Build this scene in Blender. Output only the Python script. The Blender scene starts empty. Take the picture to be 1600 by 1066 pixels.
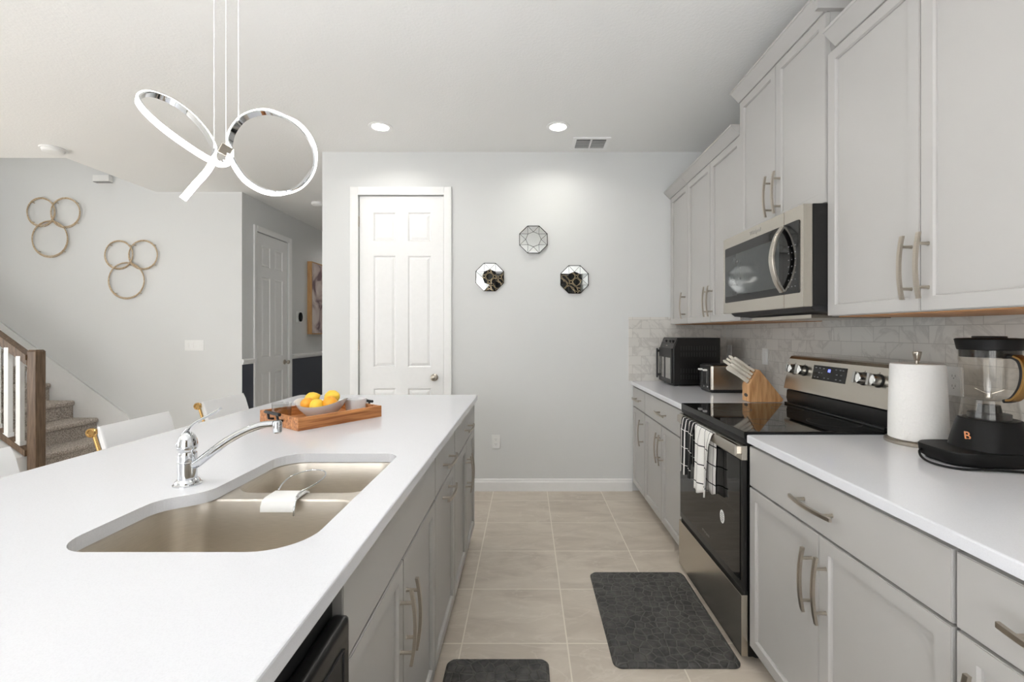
import bpy, bmesh, math, random
from mathutils import Vector, Matrix
random.seed(7)
SC = bpy.context.scene
COL = SC.collection
PI = math.pi

# ------------------------------------------------------------------ camera
EYE = 1.367
cd = bpy.data.cameras.new('camera'); cam = bpy.data.objects.new('camera', cd); COL.objects.link(cam)
cam.location = (0, 0, EYE); cam.rotation_euler = (PI/2, 0, 0)
cd.sensor_fit = 'HORIZONTAL'; cd.sensor_width = 36; cd.lens = 36*700/1600
cd.shift_x = -22/1600; cd.shift_y = -14/1600; cd.clip_start = 0.02
SC.camera = cam
SC.view_settings.view_transform = 'Standard'; SC.view_settings.look = 'None'
SC.view_settings.gamma = 1; SC.view_settings.use_curve_mapping = False
SC.view_settings.exposure = EXPOSURE = -0.04

# ------------------------------------------------------------------ daylight
w = bpy.data.worlds.new('daylight'); SC.world = w; w.use_nodes = True
w.node_tree.nodes['Background'].inputs[0].default_value = (0.98, 0.99, 1, 1)
w.node_tree.nodes['Background'].inputs[1].default_value = 2.0

def area(name, loc, rot, sx, sy, power, col=(1, 1, 1), shape='RECTANGLE', spread=180):
    l = bpy.data.lights.new(name, 'AREA'); l.shape = shape; l.size = sx; l.size_y = sy
    l.energy = power; l.color = col; l.spread = math.radians(spread)
    o = bpy.data.objects.new(name, l); COL.objects.link(o); o.location = loc; o.rotation_euler = rot
    return o
# daylight entering through the glass doors behind the camera, the windows of the living room and the upstairs window
area('window_daylight', (-1.5, -2.85, 1.45), (PI/2, 0, 0), 2.4, 2.3, 48, (1, .99, .97))
area('window_daylight', (-6.75, 0.9, 1.45), (PI/2, 0, -PI/2), 3.6, 2.2, 45, (.94, .97, 1))
area('stairwell_daylight', (-5.9, 4.47, 5.35), (0, 0, 0), 2.2, 0.8, 18, (1, 0.99, 0.96))

# added sunlight behind the camera, bounced off the floor to brighten the ceiling
sl = bpy.data.lights.new('bounce_sun', 'SUN'); sl.energy = 50; sl.angle = .02; sl.color = (.97, .985, 1)
so = bpy.data.objects.new('bounce_sun', sl); COL.objects.link(so); so.rotation_euler = (math.radians(38), 0, math.radians(-8))

# ------------------------------------------------------------------ materials
def lin(c):
    return tuple(((x/255)/12.92 if x/255 <= .04045 else ((x/255+.055)/1.055)**2.4) for x in c)
class NT:
    def __init__(s, name):
        s.m = bpy.data.materials.new(name); s.m.use_nodes = True; s.t = s.m.node_tree
        s.p = s.t.nodes['Principled BSDF']
    def n(s, kind, **kw):
        o = s.t.nodes.new('ShaderNode'+kind)
        for k, v in kw.items():
            if k.startswith('i_'): o.inputs[k[2:].replace('_', ' ')].default_value = v
            else: setattr(o, k, v)
        return o
    def l(s, a, b): s.t.links.new(a, b)
    def coord(s, scale=(1, 1, 1), loc=(0, 0, 0), rot=(0, 0, 0), out='Object'):
        tc = s.n('TexCoord'); mp = s.n('Mapping')
        mp.inputs['Scale'].default_value = scale; mp.inputs['Location'].default_value = loc; mp.inputs['Rotation'].default_value = rot
        s.l(tc.outputs[out], mp.inputs[0]); return mp.outputs[0]
    def math(s, op, a, b=None, c=None):
        o = s.n('Math', operation=op)
        for i, v in enumerate((a, b, c)):
            if v is None: continue
            if isinstance(v, (int, float)): o.inputs[i].default_value = v
            else: s.l(v, o.inputs[i])
        return o.outputs[0]
    def ramp(s, fac, stops):
        r = s.n('ValToRGB'); e = r.color_ramp.elements
        while len(e) < len(stops): e.new(0.5)
        for x, (p, c) in zip(e, stops): x.position = p; x.color = (*c, 1)
        s.l(fac, r.inputs[0]); return r.outputs[0]
    def mix(s, fac, a, b, blend='MIX'):
        o = s.n('Mix', data_type='RGBA', blend_type=blend)
        for i, v in ((0, fac), (6, a), (7, b)):
            if isinstance(v, (int, float)): o.inputs[i].default_value = v
            elif isinstance(v, tuple): o.inputs[i].default_value = (*v, 1)
            else: s.l(v, o.inputs[i])
        return o.outputs[2]
    def bump(s, h, strength=.2, dist=.002):
        b = s.n('Bump'); b.inputs['Strength'].default_value = strength; b.inputs['Distance'].default_value = dist
        s.l(h, b.inputs['Height']); s.l(b.outputs[0], s.p.inputs['Normal'])
def pbr(name, col, rough=.5, metal=0, noise=0, nscale=30, bump=0, bscale=200, coat=0, spec=.5, stretch=(1, 1, 1), bdist=.001, rvar=0):
    t = NT(name); c = lin(col); p = t.p
    p.inputs['Base Color'].default_value = (*c, 1); p.inputs['Roughness'].default_value = rough
    p.inputs['Metallic'].default_value = metal; p.inputs['Specular IOR Level'].default_value = spec
    p.inputs['Coat Weight'].default_value = coat; p.inputs['Coat Roughness'].default_value = .05
    if noise or bump or rvar:
        co = t.coord(stretch)
        if noise or rvar:
            n = t.n('TexNoise'); n.inputs['Scale'].default_value = nscale; n.inputs['Detail'].default_value = 4; t.l(co, n.inputs['Vector'])
            if noise:
                a = tuple(max(0, x*(1-noise)) for x in c); b = tuple(min(1, x*(1+noise)) for x in c)
                t.l(t.ramp(n.outputs[0], [(.3, a), (.7, b)]), p.inputs['Base Color'])
            if rvar: t.l(t.math('MULTIPLY_ADD', n.outputs[0], rvar*2, rough-rvar), p.inputs['Roughness'])
        if bump:
            n2 = t.n('TexNoise'); n2.inputs['Scale'].default_value = bscale; n2.inputs['Detail'].default_value = 3; t.l(co, n2.inputs['Vector'])
            t.bump(n2.outputs[0], bump, bdist)
    return t.m
def emit(name, col, strength):
    t = NT(name); t.p.inputs['Base Color'].default_value = (*lin(col), 1)
    t.p.inputs['Emission Color'].default_value = (*lin(col), 1); t.p.inputs['Emission Strength'].default_value = strength
    return t.m
def glass(name, col=(255, 255, 255), rough=0, ior=1.45):
    t = NT(name); t.p.inputs['Base Color'].default_value = (*lin(col), 1); t.p.inputs['Transmission Weight'].default_value = 1
    t.p.inputs['Roughness'].default_value = rough; t.p.inputs['IOR'].default_value = ior
    return t.m
def wood(name, dark, light, scale=8, axis=0, rough=.5, stretch=12, mid=None):
    t = NT(name); s = [stretch]*3; s[axis] = 1
    co = t.coord(tuple(s)); n = t.n('TexNoise'); n.inputs['Scale'].default_value = scale; n.inputs['Detail'].default_value = 6
    n.inputs['Distortion'].default_value = .6; t.l(co, n.inputs['Vector'])
    d, l_ = lin(dark), lin(light); m = lin(mid) if mid else tuple((a+b)/2 for a, b in zip(d, l_))
    t.l(t.ramp(n.outputs[0], [(.33, d), (.5, m), (.68, l_)]), t.p.inputs['Base Color']); t.p.inputs['Roughness'].default_value = rough
    t.bump(n.outputs[0], .15, .001)
    return t.m
M = {}
M['wall'] = pbr('wall_paint', (222, 223, 222), .55, bump=.06, bscale=260, spec=.3)
M['ceiling'] = pbr('ceiling_texture', (242, 242, 240), .7, bump=.35, bscale=70, spec=.2, bdist=.004)
M['trim'] = pbr('trim_white', (243, 243, 242), .35, noise=.01)
M['blue'] = pbr('wainscot_blue', (74, 78, 88), .5, bump=.05)
M['cab'] = pbr('cabinet_grey', (180, 178, 175), .38, noise=.012, nscale=6)
M['toe'] = pbr('toe_kick_grey', (120, 118, 115), .6, noise=.03)
M['nickel'] = pbr('brushed_nickel', (186, 178, 166), .28, 1, noise=.05, nscale=60, stretch=(1, 1, 8))
M['chrome'] = pbr('polished_chrome', (212, 214, 217), .05, 1, rvar=.02)
M['steel'] = pbr('brushed_steel', (196, 190, 180), .26, 1, noise=.06, nscale=40, stretch=(1, 14, 60), bump=.05, bscale=150)
M['steelv'] = pbr('sink_steel', (216, 209, 198), .42, 1, noise=.07, nscale=30, stretch=(1, 1, 40), bump=.04, bscale=120)
M['blackglass'] = pbr('black_ceramic_glass', (8, 8, 9), .04, spec=.4, noise=.1)
M['black'] = pbr('matte_black_plastic', (26, 26, 27), .45, noise=.1, nscale=80)
M['black2'] = pbr('dark_grey_plastic', (46, 46, 47), .5, noise=.06)
M['softblack'] = pbr('soft_black', (17, 17, 17), .5, spec=.25, noise=.1)
M['satinblack'] = pbr('satin_black', (15, 15, 15), .3, noise=.1)
M['brass'] = pbr('polished_brass', (206, 168, 110), .16, 1, noise=.04)
M['leather'] = pbr('white_leather', (238, 238, 238), .45, bump=.08, bscale=400)
M['ceramic'] = pbr('white_ceramic', (236, 238, 240), .15, coat=.5, noise=.01)
M['white'] = pbr('white_plastic', (238, 238, 236), .4, noise=.01)
M['grey'] = pbr('grey_print', (150, 150, 150), .5, noise=.02)
M['silver'] = pbr('silver_plastic', (190, 190, 188), .25, 1, noise=.03)
M['paper'] = pbr('paper_towel', (242, 241, 238), .9, bump=.5, bscale=90, bdist=.004)
def thin(name, tint, base=.04, edge=.55, rough=.02):
    t = NT(name); out = t.t.nodes['Material Output']; tr = t.n('BsdfTransparent'); gl = t.n('BsdfGlossy'); lw = t.n('LayerWeight'); mx = t.n('MixShader')
    tr.inputs[0].default_value = (*lin(tint), 1); gl.inputs['Roughness'].default_value = rough; lw.inputs[0].default_value = .5
    f = t.math('MULTIPLY_ADD', t.math('POWER', lw.outputs['Facing'], 4), edge, base)
    t.l(f, mx.inputs[0]); t.l(tr.outputs[0], mx.inputs[1]); t.l(gl.outputs[0], mx.inputs[2]); t.l(mx.outputs[0], out.inputs[0]); t.t.nodes.remove(t.p)
    return t.m
M['glass'] = thin('clear_glass', (243, 243, 242), .06, .7)
M['clear'] = thin('clear_plastic', (253, 252, 250), .03, .5)
M['lemon'] = pbr('lemon_peel', (246, 203, 66), .4, noise=.1, nscale=20, bump=.3, bscale=160)
M['orange'] = pbr('orange_peel', (250, 172, 48), .4, noise=.08, nscale=20, bump=.3, bscale=160)
M['traywood'] = wood('tray_wood', (142, 82, 40), (216, 150, 92), 5, 0, .45, 14)
M['blockwood'] = wood('block_wood', (186, 134, 84), (224, 178, 128), 6, 2, .4, 10)
M['birch'] = wood('birch_ply', (168, 118, 74), (200, 150, 102), 4, 1, .5, 14)
M['walnut'] = wood('stained_wood', (76, 58, 42), (120, 96, 73), 6, 2, .4, 16)
M['handlewood'] = wood('oak_frame', (176, 132, 84), (204, 162, 110), 5, 2, .5, 12)
M['rattan'] = wood('gilded_ring', (176, 150, 118), (214, 194, 164), 20, 1, .4, 3)
M['led'] = emit('led_diffuser', (255, 252, 246), 9)
M['bulb'] = emit('recessed_lens', (255, 250, 240), 14)
M['display'] = emit('blue_display', (120, 130, 255), 2.5)
M['dim'] = pbr('dim_icons', (112, 112, 116), .5, noise=.02)
M['copper'] = pbr('copper_print', (244, 168, 120), .35, noise=.03)
M['gold'] = pbr('brushed_gold', (176, 138, 84), .3, 1, noise=.05)
M['screen'] = pbr('screened_glass', (58, 62, 62), .06, noise=.05)
M['cream'] = pbr('ivory_handle', (232, 226, 214), .35, noise=.03)
M['mirror'] = pbr('mirror_glass', (236, 238, 236), .01, 1, rvar=.005)
M['lead'] = pbr('mirror_came', (40, 38, 36), .4, 1, noise=.05)
M['bounce_rug'] = pbr('pale_bounce_rug', (226, 227, 230), .95, noise=.03, nscale=120, bump=.5, bscale=300)
M['canvas'] = None
M['gap_shade'] = pbr('dark_gap', (22, 22, 22), .7, noise=.1)  # near-black colour standing in for the shade inside gaps
M['dark'] = pbr('cavity_black', (8, 8, 8), .8, noise=.1)

def floor_mat():
    t = NT('porcelain_tile'); co = t.coord(loc=(.281, -1.9665, 0))
    b = t.n('TexBrick', offset=0, squash=1); t.l(co, b.inputs['Vector'])
    for k, v in (('Scale', 1), ('Brick Width', .4616), ('Row Height', .4154), ('Mortar Size', .0032), ('Mortar Smooth', .1), ('Bias', 0)):
        b.inputs[k].default_value = v
    b.inputs['Color1'].default_value = (0, 0, 0, 1); b.inputs['Color2'].default_value = (1, 1, 1, 1); b.inputs['Mortar'].default_value = (.5, .5, .5, 1)
    n = t.n('TexNoise'); n.inputs['Scale'].default_value = 1.6; n.inputs['Detail'].default_value = 9; n.inputs['Distortion'].default_value = 1.6; n.inputs['Roughness'].default_value = .62
    mp = t.n('Mapping'); mp.inputs['Scale'].default_value = (1, 2.6, 1); t.l(co, mp.inputs[0])
    av = t.n('VectorMath', operation='MULTIPLY_ADD'); t.l(b.outputs['Color'], av.inputs[0]); av.inputs[1].default_value = (3, 5, 0); t.l(mp.outputs[0], av.inputs[2])
    t.l(av.outputs[0], n.inputs['Vector'])
    col = t.ramp(n.outputs[0], [(.28, lin((186, 174, 160))), (.5, lin((203, 192, 178))), (.72, lin((216, 206, 192)))])
    n2 = t.n('TexNoise'); n2.inputs['Scale'].default_value = 1.3; n2.inputs['Detail'].default_value = 5; n2.inputs['Distortion'].default_value = 2.5; t.l(av.outputs[0], n2.inputs['Vector'])
    v = t.math('ABSOLUTE', t.math('SUBTRACT', n2.outputs[0], .5))
    vein = t.math('MULTIPLY', t.math('SUBTRACT', 1, t.math('MINIMUM', t.math('MULTIPLY', v, 60), 1)), .35)
    col = t.mix(vein, col, lin((226, 218, 206)))
    col = t.mix(t.math('MULTIPLY', b.outputs['Color'], .12), col, lin((192, 180, 165)))
    col = t.mix(b.outputs['Fac'], col, lin((230, 222, 208)))
    t.l(col, t.p.inputs['Base Color']); t.p.inputs['Roughness'].default_value = .33
    t.bump(t.math('SUBTRACT', 1, b.outputs['Fac']), .3, .002)
    return t.m
M['floor'] = floor_mat()
def splash_mat():
    t = NT('marble_subway_tile'); tc = t.n('TexCoord'); uv = tc.outputs['UV']
    b = t.n('TexBrick', offset=.5); t.l(uv, b.inputs['Vector'])
    for k, v in (('Scale', 1), ('Brick Width', .1524), ('Row Height', .0775), ('Mortar Size', .0014), ('Mortar Smooth', .1), ('Bias', 0)):
        b.inputs[k].default_value = v
    b.inputs['Color1'].default_value = (0, 0, 0, 1); b.inputs['Color2'].default_value = (1, 1, 1, 1)
    av = t.n('VectorMath', operation='MULTIPLY_ADD'); t.l(b.outputs['Color'], av.inputs[0]); av.inputs[1].default_value = (2, 3, 1); t.l(uv, av.inputs[2])
    n = t.n('TexNoise'); n.inputs['Scale'].default_value = 2.6; n.inputs['Detail'].default_value = 8; n.inputs['Distortion'].default_value = 1.4; n.inputs['Roughness'].default_value = .6; t.l(av.outputs[0], n.inputs['Vector'])
    v = t.math('ABSOLUTE', t.math('SUBTRACT', n.outputs[0], .5))
    vein = t.math('MULTIPLY', t.math('SUBTRACT', 1, t.math('MINIMUM', t.math('MULTIPLY', v, 26), 1)), .42)
    col = t.mix(t.math('MULTIPLY', b.outputs['Color'], .5), lin((222, 219, 213)), lin((206, 203, 198)))
    col = t.mix(vein, col, lin((172, 168, 163)))
    col = t.mix(b.outputs['Fac'], col, lin((188, 184, 178)))
    t.l(col, t.p.inputs['Base Color']); t.p.inputs['Roughness'].default_value = .3
    t.bump(t.math('SUBTRACT', 1, b.outputs['Fac']), .4, .001)
    return t.m
M['splash'] = splash_mat()
def quartz_mat():
    t = NT('white_quartz'); co = t.coord()
    n = t.n('TexNoise'); n.inputs['Scale'].default_value = 420; n.inputs['Detail'].default_value = 2; t.l(co, n.inputs['Vector'])
    t.l(t.ramp(n.outputs[0], [(.3, lin((217, 218, 222))), (.55, lin((222, 223, 227)))]), t.p.inputs['Base Color'])
    t.p.inputs['Roughness'].default_value = .14; t.p.inputs['Specular IOR Level'].default_value = .5
    return t.m
M['quartz'] = quartz_mat()
def carpet_mat():
    t = NT('carpet'); co = t.coord(); n = t.n('TexNoise'); n.inputs['Scale'].default_value = 90; n.inputs['Detail'].default_value = 5; t.l(co, n.inputs['Vector'])
    t.l(t.ramp(n.outputs[0], [(.35, lin((150, 140, 130))), (.65, lin((214, 205, 195)))]), t.p.inputs['Base Color'])
    t.p.inputs['Roughness'].default_value = 1; t.p.inputs['Specular IOR Level'].default_value = .1
    t.bump(n.outputs[0], .9, .01); return t.m
M['carpet'] = carpet_mat()
def mat_mat():
    t = NT('cushioned_mat'); co = t.coord()
    v = t.n('TexVoronoi', feature='DISTANCE_TO_EDGE'); v.inputs['Scale'].default_value = 24; v.inputs['Randomness'].default_value = .75
    t.l(co, v.inputs['Vector'])
    n = t.n('TexNoise'); n.inputs['Scale'].default_value = 26; n.inputs['Detail'].default_value = 5; t.l(co, n.inputs['Vector'])
    h = t.math('MINIMUM', t.math('MULTIPLY', v.outputs[0], 9), 1)
    c = t.ramp(n.outputs[0], [(.35, lin((40, 40, 40))), (.68, lin((84, 83, 80)))])
    c = t.mix(t.math('MULTIPLY', t.math('SUBTRACT', 1, h), .55), c, lin((104, 102, 98)))
    t.l(c, t.p.inputs['Base Color']); t.p.inputs['Roughness'].default_value = .5
    hh = t.math('ADD', h, t.math('MULTIPLY', n.outputs[0], .6)); t.bump(hh, .8, .004); return t.m
M['mat'] = mat_mat()
def towel_mat(name, base, line, nu, nv, wu, wv):
    t = NT(name); tc = t.n('TexCoord'); sx = t.n('SeparateXYZ'); t.l(tc.outputs['UV'], sx.inputs[0])
    def stripes(x, n, wdt):
        f = t.math('FRACT', t.math('MULTIPLY', x, n)); d = t.math('ABSOLUTE', t.math('SUBTRACT', f, .5))
        return t.math('LESS_THAN', d, wdt)
    s = t.math('MAXIMUM', stripes(sx.outputs[0], nu, wu), stripes(sx.outputs[1], nv, wv))
    t.l(t.mix(s, lin(base), lin(line)), t.p.inputs['Base Color']); t.p.inputs['Roughness'].default_value = .95
    n = t.n('TexNoise'); n.inputs['Scale'].default_value = 500; t.l(tc.outputs['Object'], n.inputs['Vector']); t.bump(n.outputs[0], .4, .001)
    return t.m
M['towel_dark'] = towel_mat('dark_striped_cotton', (24, 24, 26), (232, 230, 226), 4, 6, .10, .018)
M['towel_white'] = towel_mat('white_check_cotton', (238, 236, 231), (52, 52, 54), 4, 7, .035, .03)
def canvas_mat():
    t = NT('abstract_canvas'); co = t.coord((2, 2, 2)); n = t.n('TexNoise'); n.inputs['Scale'].default_value = 1.6; n.inputs['Detail'].default_value = 3; n.inputs['Distortion'].default_value = 1; t.l(co, n.inputs['Vector'])
    t.l(t.ramp(n.outputs[0], [(.4, lin((120, 96, 100))), (.5, lin((196, 178, 172))), (.62, lin((222, 210, 204)))]), t.p.inputs['Base Color']); return t.m
M['canvas'] = canvas_mat()
def curtain_mat():
    t = NT('lattice_curtain'); tc = t.n('TexCoord'); sx = t.n('SeparateXYZ'); t.l(tc.outputs['Object'], sx.inputs[0])
    def sw(x, k): return t.math('SINE', t.math('MULTIPLY', x, k))
    k = 26
    a = t.math('ABSOLUTE', t.math('ADD', sw(sx.outputs[0], k), sw(sx.outputs[2], k)))
    line = t.math('LESS_THAN', t.math('ABSOLUTE', t.math('SUBTRACT', a, .32)), .14)
    t.l(t.mix(line, lin((24, 23, 22)), lin((206, 184, 148))), t.p.inputs['Base Color']); t.p.inputs['Roughness'].default_value = .8
    return t.m
M['curtain'] = curtain_mat()

# ------------------------------------------------------------------ builders
ROOTPOS = {}
def put(o, label=None, cat=None, group=None, kind=None):
    for k, v in (('label', label), ('category', cat), ('group', group), ('kind', kind)):
        if v: o[k] = v
    return o
def thing(name, label, cat, loc=(0, 0, 0), group=None, rz=0, kind=None):
    o = bpy.data.objects.new(name, None); COL.objects.link(o); o.empty_display_size = .05
    o.location = loc; o.rotation_euler = (0, 0, rz); ROOTPOS[o.name] = (Vector(loc), rz)
    return put(o, label, cat, group, kind)
def rootof(o):
    while o.parent: o = o.parent
    return o
def obj(name, bm, mat, parent=None, smooth=None, local=False, recalc=True):
    """link the bmesh as one mesh object; coordinates are in metres of the room unless local"""
    if recalc: bmesh.ops.recalc_face_normals(bm, faces=bm.faces)
    if parent is not None and not local:
        loc, rz = ROOTPOS[rootof(parent).name]
        bmesh.ops.transform(bm, matrix=Matrix.Rotation(-rz, 4, 'Z') @ Matrix.Translation(-loc), verts=bm.verts)
    me = bpy.data.meshes.new(name); bm.to_mesh(me); bm.free()
    for m in (mat if isinstance(mat, (list, tuple)) else [mat]): me.materials.append(m)
    if smooth is not None:
        me.polygons.foreach_set('use_smooth', [True]*len(me.polygons)); me.set_sharp_from_angle(angle=math.radians(smooth))
    o = bpy.data.objects.new(name, me); COL.objects.link(o)
    if smooth is not None:
        wn = o.modifiers.new('weighted_normals', 'WEIGHTED_NORMAL'); wn.keep_sharp = True; wn.weight = 90
    if parent is not None: o.parent = parent
    return o
def solo(name, bm, mat, label=None, cat=None, group=None, kind=None, smooth=None, origin=None):
    """a thing that is one mesh, its origin moved to its base"""
    if origin is not None: bmesh.ops.translate(bm, vec=-Vector(origin), verts=bm.verts)
    o = obj(name, bm, mat, None, smooth)
    if origin is not None: o.location = origin
    ROOTPOS[o.name] = (Vector(origin) if origin is not None else Vector(), 0)
    return put(o, label, cat, group, kind)
def nb(): return bmesh.new()
def bx(bm, x0, x1, y0, y1, z0, z1, bev=0, seg=2):
    t = bmesh.new(); r = bmesh.ops.create_cube(t, size=1)
    bmesh.ops.scale(t, vec=(abs(x1-x0), abs(y1-y0), abs(z1-z0)), verts=t.verts)
    bmesh.ops.translate(t, vec=((x0+x1)/2, (y0+y1)/2, (z0+z1)/2), verts=t.verts)
    if bev: bmesh.ops.bevel(t, geom=t.edges[:], offset=bev, segments=seg, profile=.6, affect='EDGES')
    return join(bm, t)
def join(bm, t, mat_index=None):
    me = bpy.data.meshes.new('tmp'); t.to_mesh(me); t.free(); n = len(bm.faces)
    bm.from_mesh(me); bpy.data.meshes.remove(me)
    bm.faces.ensure_lookup_table()
    if mat_index is not None:
        for f in bm.faces[n:]: f.material_index = mat_index
    return bm
def box(*a, **k): return bx(nb(), *a, **k)
def lathe(prof, c=(0, 0, 0), n=32, bm=None, axis='Z', sx=1, sy=1):
    bm = bm or nb(); rings = []
    for r, z in prof:
        ring = []
        for i in range(n):
            a = 2*PI*i/n; p = Vector((r*math.cos(a)*sx, r*math.sin(a)*sy, z))
            if axis == 'X': p = Vector((p.z, p.x, p.y))
            if axis == 'Y': p = Vector((p.x, p.z, p.y))
            ring.append(bm.verts.new(p+Vector(c)))
        rings.append(ring)
    for a, b in zip(rings, rings[1:]):
        for i in range(n): bm.faces.new((a[i], a[(i+1) % n], b[(i+1) % n], b[i]))
    if prof[0][0] > 1e-5: bm.faces.new(rings[0][::-1])
    if prof[-1][0] > 1e-5: bm.faces.new(rings[-1])
    bmesh.ops.remove_doubles(bm, verts=bm.verts, dist=1e-6)
    return bm
def smoothpath(pts, sub=6, closed=False):
    P = [Vector(p) for p in pts]; out = []; n = len(P)
    for i in range(n if closed else n-1):
        p0 = P[(i-1) % n] if closed or i > 0 else P[0]*2-P[1]
        p1, p2 = P[i], P[(i+1) % n]
        p3 = P[(i+2) % n] if closed or i+2 < n else P[-1]*2-P[-2]
        for k in range(sub):
            t = k/sub
            out.append(.5*((2*p1)+(p2-p0)*t+(2*p0-5*p1+4*p2-p3)*t*t+(3*p1-p0-3*p2+p3)*t**3))
    if not closed: out.append(P[-1])
    return out
def tube(pts, r, n=10, bm=None, closed=False, flat=None):
    """r: a radius or a list of radii; flat: (wide, thin) factors across/along the first normal"""
    bm = bm or nb(); P = [Vector(p) for p in pts]; m = len(P); rings = []; nrm = None
    for i, p in enumerate(P):
        a = P[(i-1) % m] if closed or i > 0 else p; b = P[(i+1) % m] if closed or i < m-1 else p
        t = (b-a).normalized()
        if nrm is None:
            nrm = t.cross(Vector((0, 0, 1)) if abs(t.z) < .9 else Vector((1, 0, 0))).normalized()
        nrm = (nrm - t*nrm.dot(t)).normalized(); bi = t.cross(nrm)
        rr = r[i] if isinstance(r, (list, tuple)) else r; fa, fb = flat or (1, 1)
        rings.append([bm.verts.new(p+(nrm*math.cos(2*PI*k/n)*fa+bi*math.sin(2*PI*k/n)*fb)*rr) for k in range(n)])
    for i in range(m if closed else m-1):
        a, b = rings[i], rings[(i+1) % m]
        for k in range(n): bm.faces.new((a[k], a[(k+1) % n], b[(k+1) % n], b[k]))
    if not closed: bm.faces.new(rings[0][::-1]); bm.faces.new(rings[-1])
    return bm
def prism(poly, axis, a, b, bm=None):
    """polygon of 2-d points extruded along an axis from a to b; the points are the other two axes in xyz order"""
    bm = bm or nb()
    def mk(u, v, w): return {'X': (w, u, v), 'Y': (u, w, v), 'Z': (u, v, w)}[axis]
    A = [bm.verts.new(mk(u, v, a)) for u, v in poly]; B = [bm.verts.new(mk(u, v, b)) for u, v in poly]; n = len(poly)
    for i in range(n): bm.faces.new((A[i], A[(i+1) % n], B[(i+1) % n], B[i]))
    bm.faces.new(A[::-1]); bm.faces.new(B)
    return bm
def roundpoly(pts, seg=8):
    """corners (x, y, radius) -> outline with arcs"""
    out = []; n = len(pts)
    for i in range(n):
        p = Vector(pts[i][:2]); r = pts[i][2]; a = Vector(pts[i-1][:2]); b = Vector(pts[(i+1) % n][:2])
        if r < 1e-5: out.append(tuple(p)); continue
        d1 = (a-p).normalized(); d2 = (b-p).normalized(); ang = d1.angle(d2)
        t = min(r/math.tan(ang/2), (a-p).length*.499, (b-p).length*.499)
        s, e = p+d1*t, p+d2*t
        rr = t*math.tan(ang/2); c = p+(d1+d2).normalized()*(rr/math.sin(ang/2))
        v0, v1 = s-c, e-c; th = v0.angle_signed(v1)
        for k in range(seg+1):
            q = v0.copy(); q.rotate(Matrix.Rotation(-th*k/seg, 2)); out.append(tuple(c+q))
    return out
def offset_poly(poly, d):
    """grow (d>0) a counter-clockwise outline"""
    out = []; n = len(poly)
    for i in range(n):
        a, p, b = Vector(poly[i-1]), Vector(poly[i]), Vector(poly[(i+1) % n])
        e1, e2 = (p-a), (b-p)
        if e1.length < 1e-9: e1 = e2
        if e2.length < 1e-9: e2 = e1
        n1 = Vector((e1.y, -e1.x)).normalized(); n2 = Vector((e2.y, -e2.x)).normalized(); m = (n1+n2).normalized()
        out.append(tuple(p+m*d/max(.3, m.dot(n1))))
    return out
def loft(loops, bm=None, cap0=False, cap1=False):
    bm = bm or nb(); R = [[bm.verts.new(p) for p in l] for l in loops]; n = len(R[0])
    for a, b in zip(R, R[1:]):
        for i in range(n): bm.faces.new((a[i], a[(i+1) % n], b[(i+1) % n], b[i]))
    if cap0: bm.faces.new(R[0][::-1])
    if cap1: bm.faces.new(R[-1])
    return bm
def lift(poly, z): return [(x, y, z) for x, y in poly]
def plate_with_holes(outer, holes, z, bm):
    es = []
    for l in [outer]+holes:
        v = [bm.verts.new((x, y, z)) for x, y in l]
        es += [bm.edges.new((v[i], v[(i+1) % len(v)])) for i in range(len(v))]
    bmesh.ops.triangle_fill(bm, use_beauty=True, edges=es)
def text(name, s, size, mat, parent, origin, xdir, ydir, ext=.0004):
    cu = bpy.data.curves.new('txt', 'FONT'); cu.body = s; cu.size = size; cu.extrude = ext; cu.align_x = 'CENTER'; cu.align_y = 'CENTER'
    o = bpy.data.objects.new('txt', cu); COL.objects.link(o)
    me = bpy.data.meshes.new_from_object(o.evaluated_get(bpy.context.evaluated_depsgraph_get()))
    bpy.data.objects.remove(o); b = nb(); b.from_mesh(me); bpy.data.meshes.remove(me)
    X = Vector(xdir).normalized(); Y = Vector(ydir).normalized(); Z = X.cross(Y)
    m = Matrix((X, Y, Z)).transposed().to_4x4(); m.translation = Vector(origin)
    bmesh.ops.transform(b, matrix=m, verts=b.verts)
    return obj(name, b, mat, parent)
def px(x, y, d):
    """point that the photograph shows at pixel x, y, standing d metres ahead of the camera"""
    return Vector(((x-822)*d/700, d, EYE-(y-519)*d/700))
def copy_thing(o, loc=None, label=None):
    c = o.copy(); COL.objects.link(c)
    if loc is not None: c.location = loc
    if label: c['label'] = label
    for ch in list(o.children):
        d = ch.copy(); COL.objects.link(d); d.parent = c
        for g in list(ch.children):
            e = g.copy(); COL.objects.link(e); e.parent = d
    return c
# ------------------------------------------------------------------ room shell
H = 2.9186; XR = 1.73; YB = 3.86; YF = -2.6; XL = -6.5
def struct(name, bm, mat, parent=None, smooth=None): return put(obj(name, bm, mat, parent, smooth), kind='structure')
struct('floor', box(-8, XR, YF, 9, -.1, 0), M['floor'])
b = box(XL, XR+.1, YF-.1, 3.99, H, H+.3); bx(b, -4.1, XR+.1, 3.99, 9, H, H+.3)
struct('ceiling', b, M['ceiling'])
b = box(-1.756, -1.4446, YB, YB+.11, 0, H); bx(b, -.7073, XR+.1, YB, YB+.11, 0, H); bx(b, -1.4446, -.7073, YB, YB+.11, 2.547, H)
struct('wall_back', b, M['wall'])
struct('wall_pantry', box(-1.756, -1.65, YB+.111, 9, 0, H), M['wall'])
struct('wall_right', box(XR, XR+.1, YF, YB, 0, H), M['wall'])
struct('wall_stairs', box(-8, -3.146, 4.96, 5.06, 0, 5.6), M['wall'])
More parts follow.
